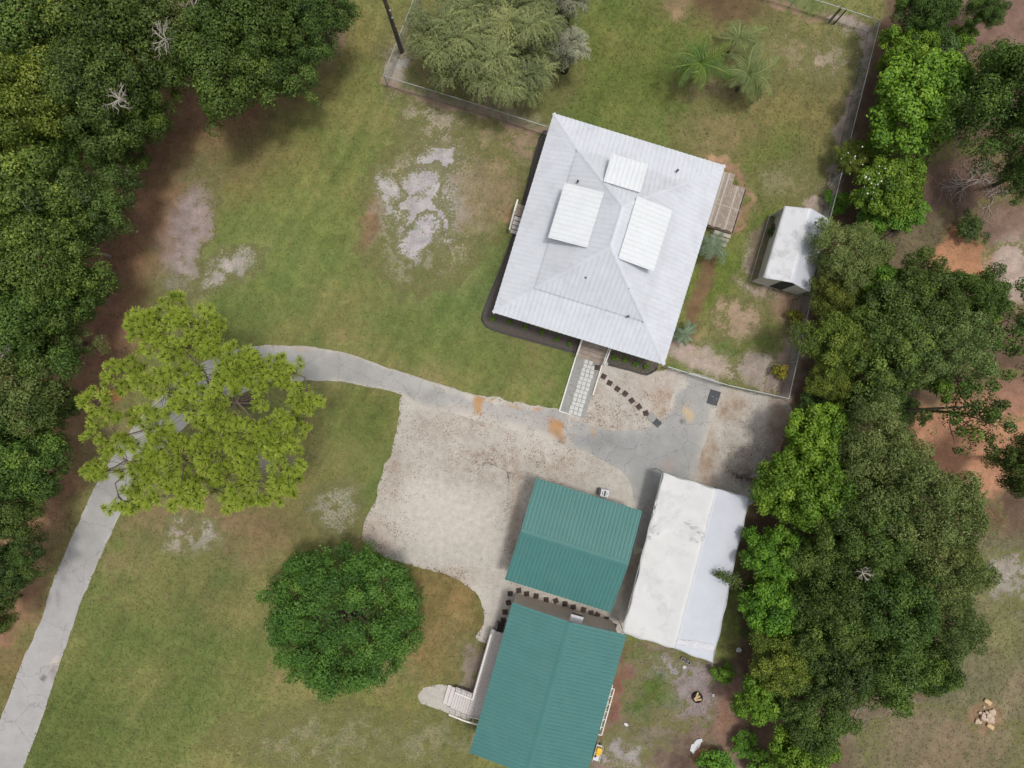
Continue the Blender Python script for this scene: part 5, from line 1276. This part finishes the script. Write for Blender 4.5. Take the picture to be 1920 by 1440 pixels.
# ---- drooping feathery tree at the top of the yard
def weeping(name, label, lobes, base_px, zc, mat, seed, nstr=70, slen=(.7, 1.3), wid=.028):
    rg = np.random.default_rng(seed); B0 = P(base_px[0], base_px[1], zc) ; B0.z = 0
    t = tag(empty(name, B0), label, 'tree'); tr = MB(); tr.tube([(0, 0, 0), (.1, 0, zc * .5), (0, .1, zc * .8)], [.26, .2, .12], 8)
    co, fa, ti = [], [], []; base = 0
    for (lx, ly, r) in lobes:
        zz = zc + rg.uniform(-1.4, 1.0); c = np.array(P(lx, ly, zz) - B0); R = r * S * (CAMZ - zz) / CAMZ
        tr.tube([(0, .05, zc * rg.uniform(.45, .8)), tuple(c * .6 + np.array([0, 0, zc * .25])), tuple(c - np.array([0, 0, .15]))], [.09, .06, .02], 5)
        m = int(nstr * (R / .9) ** 1.6) + 8; tb = rg.normal(.52, .2)
        a = rg.uniform(0, 6.283, m); st_ = c + np.stack([np.cos(a) * R * .35 * rg.uniform(0, 1, m), np.sin(a) * R * .35 * rg.uniform(0, 1, m), rg.uniform(-.1, .35, m)], 1)
        L_ = rg.uniform(slen[0], slen[1], m) * R
        el = rg.uniform(.1, .9, m)
        K = 7
        for s_ in range(m):
            p = st_[s_].copy(); v = np.array([math.cos(a[s_]) * math.cos(el[s_]), math.sin(a[s_]) * math.cos(el[s_]), math.sin(el[s_])]); h = L_[s_] / K
            sidev = np.array([-math.sin(a[s_]), math.cos(a[s_]), 0.]); tv = tb + rg.normal(0, .16)
            for kk in range(K):
                q = p + v * h; wv = wid * (1.1 - .1 * kk)
                co += [p - sidev * wv * .5, p + sidev * wv * .5, q + sidev * wv * .5, q - sidev * wv * .5]; fa.append((base, base+1, base+2, base+3)); base += 4; ti += [tv] * 4
                for sg in (-1, 1):      # drooping leaflets
                    u = v * .8 + sidev * sg * rg.uniform(.5, 1.1) + np.array([0, 0, rg.uniform(-.5, .15)]); u /= np.linalg.norm(u); ll = rg.uniform(.10, .2)
                    w2_ = np.cross(u, [0.1, .2, 1.]); w2_ /= np.linalg.norm(w2_) + 1e-9
                    o_ = p + v * h * rg.uniform(0, 1)
                    co += [o_, o_ + u * ll * .5 + w2_ * .022, o_ + u * ll, o_ + u * ll * .5 - w2_ * .022]; fa.append((base, base+1, base+2, base+3)); base += 4; ti += [tv + rg.normal(0, .1)] * 4
                p = q; v = v + np.array([0, 0, -.24 - .05 * kk]); v /= np.linalg.norm(v); v += rg.normal(0, .05, 3)
    tr.build('trunk', M_bark, t, True)
    me = np_mesh('crown', np.array(co), np.array(fa)); set_tint(me, np.clip(ti, 0, 1)); me.materials.append(mat); linkmesh('crown', me, None, t)
rgl = random.Random(5); lob = []
for (lx, ly, r) in [(800,60,36),(835,40,36),(870,15,40),(915,5,40),(960,0,36),(1000,10,34),(790,85,26),(825,95,36),(865,75,38),(905,60,40),(950,50,40),(990,55,36),(1025,50,28),(850,120,34),(885,115,38),(925,105,40),(965,95,40),(1005,100,36),(905,145,32),(945,150,36),(985,145,34),(1018,140,28),(965,175,26),(995,172,22),(835,140,24),(1020,20,26),(850,-15,36),(930,-25,36),(780,40,22)]:
    lob.append((lx + rgl.uniform(-6, 6), ly + rgl.uniform(-6, 6), r * 1.05))
weeping('willow_tree', 'wide olive feathery tree with drooping branches at the top of the yard', lob, (905, 70), 4.2, LEAF['willow'], 61)
weeping('willow_tree', 'small grey-green drooping tree right of the wide feathery one', [(1045,80,24),(1072,78,26),(1085,95,20),(1060,105,22),(1078,70,20),(1052,60,20)], (1066, 85), 3.4, LEAF['willowg'], 62)
weeping('willow_tree', 'grey drooping tree cut by the top edge right of the feathery tree', [(1050,-5,28),(1075,5,28),(1085,-20,26),(1040,20,22)], (1065, 0), 3.6, LEAF['willowg'], 63)

# ---- palms
def frond_mesh(name, L_, nleaf, leaf, mat, seed, droop=.9, w_=.016):
    rg = np.random.default_rng(seed); co, fa, ti = [], [], []; b = 0; p = np.array([0., 0., 0.]); v = np.array([math.cos(.75), 0, math.sin(.75)]); K = 12; h = L_ / K; path = []; tv0 = rg.uniform(.25, .7)
    for k in range(K + 1):
        path.append((p.copy(), v.copy())); p = p + v * h; v = v + np.array([0, 0, -droop / K * (1 + k / K)]); v /= np.linalg.norm(v)
    for k in range(K):
        (p, v), (q, _) = path[k], path[k+1]; ww = .035 * (1 - k / K) + .008; s_ = np.array([0, 1., 0])
        co += [p - s_ * ww, p + s_ * ww, q + s_ * ww, q - s_ * ww]; fa.append((b, b+1, b+2, b+3)); b += 4; ti += [.6] * 4
    for j in range(nleaf):
        t = .12 + .88 * j / nleaf; k = min(K - 1, int(t * K)); fr = t * K - k; p = path[k][0] * (1 - fr) + path[k+1][0] * fr; v = path[k][1]
        ll = leaf * (math.sin(math.pi * min(1, t * .9 + .12)) * .85 + .25) * rg.uniform(.85, 1.1)
        for sg in (-1, 1):
            u = v * .55 + np.array([0, sg * 1.0, 0]) + np.array([rg.uniform(-.3, .3), 0, rg.uniform(-.7, .3)]); u /= np.linalg.norm(u); n_ = np.cross(u, [0, 0, 1.]); n_ /= np.linalg.norm(n_)
            e = p + u * ll + np.array([0, 0, -ll * .35])
            co += [p - n_ * w_ * .3, p + u * ll * .45 - n_ * w_ * .6 , e, p + u * ll * .45 + n_ * w_ * .6]; fa.append((b, b+1, b+2, b+3)); b += 4; ti += [tv0 + rg.normal(0, .12)] * 4
    me = np_mesh(name, np.array(co), np.array(fa)); set_tint(me, np.clip(ti, 0, 1)); me.materials.append(mat); return me
def palm(px, py, zc, L_, nf, mat, seed, label, nleaf=64, leaf=.52, th=.1):
    rg = random.Random(seed); c = P(px, py, zc); t = tag(empty('palm_tree', (c.x, c.y, 0)), label, 'palm')
    MB().tube([(0, 0, 0), (.05, .03, zc * .5), (0, 0, zc)], [th * 1.2, th, th * .8], 10).build('trunk', M_bark, t)
    ms = [frond_mesh('frond', L_, nleaf, leaf, mat, seed + i, droop=d) for i, d in enumerate((1.0, 1.5, 2.0, 1.25))]
    for k in range(nf):
        o = linkmesh('frond', ms[k % 4], None, t); o.location = (0, 0, zc - .02); s_ = rg.uniform(.45, 1.12); o.scale = (s_, s_, s_)
        o.rotation_euler = (rg.uniform(-.55, .55), rg.uniform(-.5, .45), 2.39996 * k + rg.uniform(-.4, .4))
palm(1312, 118, 2.3, 2.2, 30, LEAF['palm'], 31, 'deep green feather palm in the back yard, left of the pair')
palm(1402, 142, 2.1, 2.2, 30, LEAF['palmg'], 32, 'grey-green feather palm in the back yard, right of the pair', leaf=.5)
palm(1384, 72, 1.9, 1.8, 18, LEAF['palmg'], 33, 'smaller palm above the back yard pair', leaf=.42)
palm(1338, 462, 1.6, 1.35, 24, LEAF['palms'], 34, 'silvery palm by the house below the timber deck', leaf=.36, nleaf=46)
palm(1284, 626, 1.1, 1.0, 13, LEAF['palms'], 35, 'small silvery palm at the lower right house eave', leaf=.26)

# ---- the woods on the right
GW = 'trees of the wood on the right'
for (nm, k, px, py, r, zc, lb) in [
 ('broadleaf_tree', 'bright', 1734, 190, 94, 4.2, 'bright green broadleaf tree right of the upper fence'),
 ('broadleaf_tree', 'bright', 1708, 95, 50, 3.2, 'bright low tree at the upper right fence corner'),
 ('broadleaf_tree', 'bright', 1664, 350, 62, 3.2, 'bright bushy tree with white flowers beside the long fence'),
 ('broadleaf_tree', 'olive', 1595, 300, 34, 1.6, 'yellow green scrub against the long fence above the shed'),
 ('broadleaf_tree', 'oak', 1740, 20, 55, 4.0, 'green tree at the top edge above the bright broadleaf'),
 ('dark_oak', 'oak', 1890, 185, 96, 7.0, 'tall dark oak at the right edge above the brush pile'),
 ('dark_oak', 'oak', 1930, 320, 52, 5.5, 'dark tree cut by the right edge beside the brush pile'),
 ('dark_oak', 'grey', 1592, 478, 70, 3.6, 'grey-green dense tree leaning over the small tarpaulin shed'),
 ('scrub_tree', 'olive', 1578, 560, 52, 3.0, 'olive shrubby tree below the small tarpaulin shed'),
 ('scrub_tree', 'bright', 1650, 545, 56, 3.4, 'light green tree behind the shed-side grey tree'),
 ('oak_tree', 'oak', 1722, 570, 78, 5.0, 'oak below the round orange mulch patch, left one'),
 ('oak_tree', 'oak', 1812, 565, 62, 5.2, 'dark oak directly below the round orange mulch patch'),
 ('thin_tree', 'thin', 1885, 615, 78, 5.0, 'oak at the right edge between the two mulch patches'),
 ('oak_tree', 'olive', 1580, 640, 72, 4.2, 'olive oak right of the long fence, above its lower corner'),
 ('oak_tree', 'oak', 1675, 645, 92, 5.0, 'broad oak in the middle of the right wood'),
 ('oak_tree', 'grey', 1770, 650, 82, 5.6, 'grey-green oak above the large mulch patch'),
 ('oak_tree', 'olive', 1560, 710, 50, 3.0, 'low olive tree by the lower right fence corner'),
 ('oak_tree', 'oak2', 1650, 725, 62, 3.6, 'low dark oak left of the large mulch patch'),
 ('thin_tree', 'thin', 1815, 775, 76, 6.0, 'thin spreading oak with a pale limb over the large mulch patch'),
 ('dark_oak', 'oak2', 1925, 870, 58, 5.5, 'dark tree cut by the right edge below the large mulch patch'),
 ('broadleaf_tree', 'bright', 1535, 815, 62, 4.2, 'bright green tree at the right end of the gravel yard'),
 ('broadleaf_tree', 'bright', 1478, 915, 68, 4.4, 'bright yellowish tree overhanging the top corner of the canopy'),
 ('broadleaf_tree', 'bright', 1545, 920, 74, 5.0, 'bright green tree behind the one overhanging the canopy corner'),
 ('oak_tree', 'grey', 1640, 850, 92, 5.6, 'grey-green oak left of the mulch slope'),
 ('oak_tree', 'grey', 1725, 945, 108, 6.6, 'large grey-green oak below the large mulch patch'),
 ('oak_tree', 'oak', 1622, 990, 84, 6.0, 'dome shaped oak in the lower right wood'),
 ('oak_tree', 'grey', 1760, 1060, 84, 6.0, 'grey-green oak at the right flank of the lower wood'),
 ('broadleaf_tree', 'bright', 1448, 1040, 56, 3.8, 'yellow green tree pressed against the canopy right edge'),
 ('oak_tree', 'oak', 1540, 1050, 70, 4.6, 'dark oak behind the trees at the canopy edge'),
 ('broadleaf_tree', 'bright', 1455, 1140, 62, 4.0, 'green tree beside the lower half of the canopy'),
 ('oak_tree', 'oak', 1560, 1150, 84, 5.6, 'broad oak at the centre of the lower right wood'),
 ('oak_tree', 'oak', 1662, 1130, 88, 6.2, 'tall oak with a bare crook in the lower right wood'),
 ('oak_tree', 'grey', 1770, 1165, 66, 5.0, 'grey-green oak nearest the rubble pile, upper one'),
 ('broadleaf_tree', 'olive', 1470, 1240, 66, 4.2, 'green oak below the canopy corner'),
 ('oak_tree', 'oak2', 1575, 1245, 78, 5.2, 'dark oak in the lowest row of the right wood'),
 ('oak_tree', 'oak', 1665, 1245, 80, 5.6, 'oak at the lower margin of the right wood above the lawn'),
 ('oak_tree', 'oak', 1738, 1250, 58, 4.6, 'small oak nearest the rubble pile at the wood margin'),
 ('broadleaf_tree', 'bright', 1430, 1310, 48, 3.0, 'bright green tree at the lower end of the wood beside bare soil'),
 ('oak_tree', 'oak', 1525, 1335, 72, 4.4, 'oak at the bottom tip of the right wood'),
 ('broadleaf_tree', 'bright', 1505, 1405, 62, 3.8, 'bright tree at the bottom edge below the right wood'),
 ('oak_tree', 'oak', 1845, 20, 34, 2.4, 'small green tree in the brown clearing at the top right edge')]:
    tree(nm, k, px, py, r, zc, lb, 'tree', GW)
GS = 'shrubs along the right wood'
for (k, px, py, r, zc, lb) in [
 ('bush', 1664, 190, 32, .9, 'bright shrub squeezed between upper fence and broadleaf tree'), ('bush', 1650, 250, 26, .8, 'bright shrub on the fence below the broadleaf tree'),
 ('bush', 1672, 130, 28, .9, 'bright shrub near the upper right fence corner'), ('bush', 1620, 290, 30, 1.0, 'leafy shrub with white blooms beside the long fence'),
 ('bush', 1570, 378, 22, .7, 'shrub poking through the fence above the tarpaulin shed'), ('bush', 1700, 400, 38, 1.2, 'bright shrub at the end of a log near the green clearing'),
 ('bush', 1640, 420, 34, 1.1, 'shrub between the flowering tree and the grey-green tree'), ('bush', 1805, 70, 26, .9, 'bright shrub reaching into the top right brown clearing'),
 ('bush', 1880, 105, 22, .8, 'light green shrub in the brown clearing near the right edge'), ('bushd', 1770, 95, 34, 1.2, 'dark shrub right of the upper fence corner tree'),
 ('bushd', 1820, 430, 26, .7, 'low dark shrub above the round orange mulch patch'), ('bushd', 1530, 760, 34, 1.1, 'dark shrub below the lower right fence corner'),
 ('bush', 1500, 800, 26, .9, 'bright shrub at the gravel edge near the fence corner'), ('bushd', 1410, 1110, 26, 1.2, 'dark shrub tucked under the canopy right edge'),
 ('bushd', 1420, 1190, 28, 1.0, 'dark shrub beside the canopy lower right edge'), ('bush', 1356, 1262, 20, .6, 'small green bush off the bottom right canopy corner'),
 ('bush', 1392, 1395, 24, .7, 'bright bush beside bare soil near the bottom edge'), ('bush', 1340, 1440, 34, .8, 'bright bush cut by the bottom edge'),
 ('bush', 1440, 1440, 34, .9, 'leafy bush at the bottom edge under the right wood'), ('bushd', 1600, 770, 34, 1.1, 'dark undergrowth shrub in the gap of the right wood'),
 ('bushd', 1700, 770, 28, 1.0, 'dark shrub at the left rim of the large mulch patch'), ('bush', 1760, 720, 30, 2.6, 'sprawling green shrub above the large mulch patch')]:
    tree('shrub', k, px, py, r, zc, lb, 'shrub', GS, flat=r * S * .75)
tree('variegated_shrub', 'croton', 1490, 595, 15, .5, 'yellow variegated shrub inside the fence below the tarpaulin shed', 'shrub', 'variegated shrubs inside the fence', flat=.45)
tree('variegated_shrub', 'croton', 1462, 697, 15, .5, 'yellow variegated shrub inside the lower right fence corner', 'shrub', 'variegated shrubs inside the fence', flat=.45)
tree('shrub', 'bushd', 1450, 435, 11, .4, 'small dark shrub at the left wall of the tarpaulin shed', 'shrub', flat=.4)
# sprig over the canopy
p0 = P(1398, 1098, 3.3); p1 = P(1352, 1079, 3.55); ob = tag(empty('overhanging_branch', (p0.x, p0.y, 0)), 'green sprig reaching over the canopy from the right', 'branch')
d_ = p1 - p0; bt = MB(); bt.tube([(1.6, -.3, 2.7), (.6, -.1, 3.1), (0, 0, 3.3), (d_.x * .5, d_.y * .4, 3.5), (d_.x, d_.y, 3.55)], [.05, .04, .03, .02, .01], 5)
rg = np.random.default_rng(3); n = 420; tt = rg.uniform(.3, 1.15, n)
pp = np.stack([d_.x * tt + rg.normal(0, .12, n), d_.y * tt + rg.normal(0, .22, n) * (1.25 - .6 * tt), 3.52 + rg.normal(0, .07, n)], 1)
for k in range(0, n, 20): bt.tube([(d_.x * tt[k], d_.y * tt[k], 3.5), tuple(pp[k])], [.01, .006], 3, False)
bt.build('stem', M_bark, ob); nn = rg.normal(0, .5, (n, 3)) + np.array([0, 0, 1.]); nn /= np.linalg.norm(nn, axis=1, keepdims=True)
co_, f_ = leaves(pp, nn, .15, .08, rg); me = np_mesh('foliage', co_, f_); set_tint(me, np.repeat(rg.uniform(.1, .8, n), 4)); linkmesh('foliage', me, LEAF['oak2'], ob)
# white flowers on the shrubs by the fence (each too small to pick out)
fb = MB(); rf_ = random.Random(9)
for _ in range(34):
    px, py = rf_.choice([(1625, 340), (1640, 375), (1650, 330), (1612, 300)]); p = P(px + rf_.gauss(0, 14), py + rf_.gauss(0, 14), 4.3 + rf_.uniform(-.5, .5)); s_ = rf_.uniform(.03, .06)
    fb.add([p + Vector((s_, 0, 0)), p + Vector((0, s_, .02)), p + Vector((-s_, 0, 0)), p + Vector((0, -s_, .02)), p + Vector((0, 0, .05))], [(0,1,4),(1,2,4),(2,3,4),(3,0,4)])
tag(fb.build('flowers', M_flower), 'white blossoms dotted over the bushy tree by the long fence', 'flowers', kind='stuff')
# little plants in the mulch beds
for k, (px, py, w_) in enumerate([(925,598,'first'),(955,604,'second'),(985,613,'third'),(1015,624,'fourth'),(1045,636,'fifth'),(1068,645,'sixth')]):
    tree('bedding_plant', 'bush', px, py, 4.5, .18, 'tiny green plant in the long front mulch bed, %s from the left' % w_, 'plant', 'plants in the front beds', flat=.14)
for k, (px, py, w_) in enumerate([(1152,672,'first'),(1172,676,'second'),(1192,682,'third'),(1212,688,'fourth')]):
    tree('bedding_plant', 'bush', px, py, 5, .18, 'tiny green plant in the short mulch bed by the steps, %s from the left' % w_, 'plant', 'plants in the front beds', flat=.14)

# ---- dead branches, brush, stones, scraps on the ground
def twig(name, px, py, size, seed, label, n=3, rz=0.0, z=.03):
    rg = random.Random(seed); c = P(px, py, 0); mb = MB()
    def grow(p, a, l, r, dep):
        pts = [p]
        for k in range(3): a += rg.gauss(0, .25); p = p + Vector((math.cos(a) * l / 3, math.sin(a) * l / 3, rg.uniform(-.01, .02))); pts.append(p)
        mb.tube(pts, [r, r * .8, r * .6, r * .35], 4, False)
        if dep:
            for _ in range(3): grow(pts[rg.randint(1, 3)], a + rg.choice((-1, 1)) * rg.uniform(.4, 1.0), l * .6, r * .6, dep - 1)
    for k in range(n): grow(Vector((rg.gauss(0, .12), rg.gauss(0, .12), z)), rz + rg.uniform(-.5, .5) + (3.14 if k % 2 else 0), size * rg.uniform(.7, 1.1), .022, 2)
    o = mb.build(name, M_deadwood if 'pale' in label else M_pole); o.location = (c.x, c.y, 0); return tag(o, label, 'branch')
twig('fallen_branch', 935, 882, .9, 1, 'dark fallen branch lying on the gravel above the square green shed', 2, -.6)
twig('fallen_branch', 1395, 893, .5, 2, 'dark dead clump on the gravel beside the canopy', 6)
twig('brush_pile', 1815, 345, 1.5, 3, 'pale tangle of cut twigs under the dark oak at upper right', 12, .4, .12)
twig('fallen_branch', 1855, 375, 1.2, 6, 'pale crooked branches lower right of the twig tangle', 5, .8, .1)
twig('fallen_branch', 1600, 1345, 1.0, 4, 'pale thin branch on the lawn below the right wood', 2, .9, .06)
bare('dead_tree', 1618, 1075, 7.8, .55, 7, 'pale bare crook between oaks in the lower right wood', n=5)
bare('dead_tree', 1822, 762, 6.4, .9, 8, 'pale bare limb over the large mulch patch', n=4, lean=(.8, .5))
lg = MB().tube([(0, 0, .12), (.5, .35, .13), (1.0, .7, .12)], [.12, .11, .1], 8).build('log', M_bark); q = P(1652, 452, 0); lg.location = (q.x, q.y, 0); tag(lg, 'short dark log lying under the shrubs left of the green clearing', 'log')

def rock_mesh(seed, sx, sy, sz):
    rg = random.Random(seed); bm = bmesh.new(); bmesh.ops.create_icosphere(bm, subdivisions=1, radius=.5)
    for v in bm.verts: v.co = Vector((v.co.x * sx, v.co.y * sy, v.co.z * sz)) * rg.uniform(.75, 1.2)
    for v in bm.verts: v.co.z = max(v.co.z, -sz * .3)
    me = bpy.data.meshes.new('rock'); bm.to_mesh(me); bm.free(); me.materials.append(M_rock); return me
rks = [rock_mesh(i, .42, .3, .22) for i in range(5)]; rq = random.Random(4)
for k in range(20):
    a = rq.uniform(0, 6.28); q = math.sqrt(rq.uniform(0, 1)); p = P(1846 + math.cos(a) * q * 19, 1342 + math.sin(a) * q * 17, 0)
    o = linkmesh('rubble_stone', rks[k % 5]); s_ = rq.uniform(.6, 1.3); o.scale = (s_, s_, s_); o.location = (p.x, p.y, .06 * s_ + .14 * (1 - q)); o.rotation_euler = (rq.uniform(-.3, .3), rq.uniform(-.3, .3), rq.uniform(0, 6.28))
    tag(o, 'pale broken stone in the rubble pile on the lower right lawn', 'stone', 'stones of the rubble pile')
for px, py, w_ in ((1852, 1316, 'upper'), (1857, 1362, 'lower')):
    o = MB().box(-.26, .26, -.13, .13, 0, .14).build('timber_block', M_timber); p = P(px, py, .1); o.location = (p.x, p.y, .03); o.rotation_euler = (0, .1, -.6); tag(bevel(o, .03, 1), 'pale timber block at the %s rim of the rubble pile' % w_, 'block')
# fire ring
p = P(1306.5, 1306, 0); fr = tag(empty('fire_ring', (p.x, p.y, 0)), 'small dark fire ring with cut timber on the bare soil', 'fire pit')
mb = MB(); NS = 18
for k in range(NS):
    a0_, a1_ = 6.2832 * k / NS, 6.2832 * (k + 1) / NS
    mb.add([(math.cos(t_) * r_, math.sin(t_) * r_, z_) for t_ in (a0_, a1_) for r_, z_ in ((.26, 0), (.33, 0), (.33, .22), (.26, .22))], [(1,2,6,5),(2,3,7,6),(3,0,4,7)])
mb.build('ring', M_char, fr); MB().cyl(0, 0, 0.004, .05, .255, 18).build('ash', M_char, fr)
for a, x_, y_ in ((.2, .02, -.12), (.5, -.04, .02), (1.2, -.05, .14)): MB().bar((x_ - .2 * math.cos(a), y_ - .2 * math.sin(a), .16), (x_ + .22 * math.cos(a), y_ + .22 * math.sin(a), .2), .11, .09).build('timber', M_timber, fr)
# loose sheet and scraps
def scrap(name, px, py, sx, sy, seed, label, mat, cat):
    rg = random.Random(seed); n = 6; vs_ = []; fs_ = []
    for j in range(n + 1):
        for i in range(n + 1): vs_.append(((i / n - .5) * sx * (1.15 - .9 * abs(j / n - .42)) + .12 * sx * math.sin(j * 2.1 + seed) + rg.gauss(0, .03 * sx), (j / n - .5) * sy + rg.gauss(0, .03 * sy) + .1 * sx * math.sin(i), .02 + abs(rg.gauss(0, .05))))
    for j in range(n):
        for i in range(n): fs_.append((j*(n+1)+i, j*(n+1)+i+1, (j+1)*(n+1)+i+1, (j+1)*(n+1)+i))
    o = MB().add(vs_, fs_).build(name, mat, None, True); p = P(px, py, 0); o.location = (p.x, p.y, .01); o.rotation_euler.z = rg.uniform(0, 3); return tag(o, label, cat)
o = scrap('plastic_sheet', 1305, 1397, .42, 1.0, 1, 'crumpled white plastic sheet on the dark soil near the bottom', M_plastic, 'sheet'); o.rotation_euler.z = -.7
scrap('plastic_scrap', 1385, 1218, .3, .3, 2, 'small white scrap at the wood edge right of the canopy', M_plastic, 'scrap')
scrap('plastic_scrap', 1283, 1250, .22, .2, 3, 'small white scrap just below the canopy bottom edge', M_plastic, 'scrap')
scrap('plastic_scrap', 1174, 1358, .26, .16, 4, 'small white scrap near the rail of the lower green building', M_plastic, 'scrap')
scrap('plastic_scrap', 1337, 1303, .2, .14, 5, 'tiny white scrap right of the fire ring', M_plastic, 'scrap')
for px, py, w_ in ((1282, 1236.5, 'left'), (1289, 1240.5, 'right')):
    t = tag(empty('concrete_block', tuple(P(px, py, .1)[:2]) + (.005,), -.5), 'grey hollow concrete block below the canopy edge, %s of two' % w_, 'block', 'concrete blocks below the canopy')
    mb = MB(); mb.box(-.2, .2, -.1, -.07, 0, .19); mb.box(-.2, .2, .07, .1, 0, .19)
    for a in (-.2, -.015, .17): mb.box(a, a + .03, -.069, .069, 0, .189)
    mb.build('shell', M_conc, t)
o = linkmesh('field_stone', rks[2]); p = P(1252, 292, 0); o.location = (p.x, p.y, .08); o.scale = (1.6, .6, 1); tag(o, 'grey stone slab at the top eave of the house', 'stone')
bpy.context.view_layer.update()
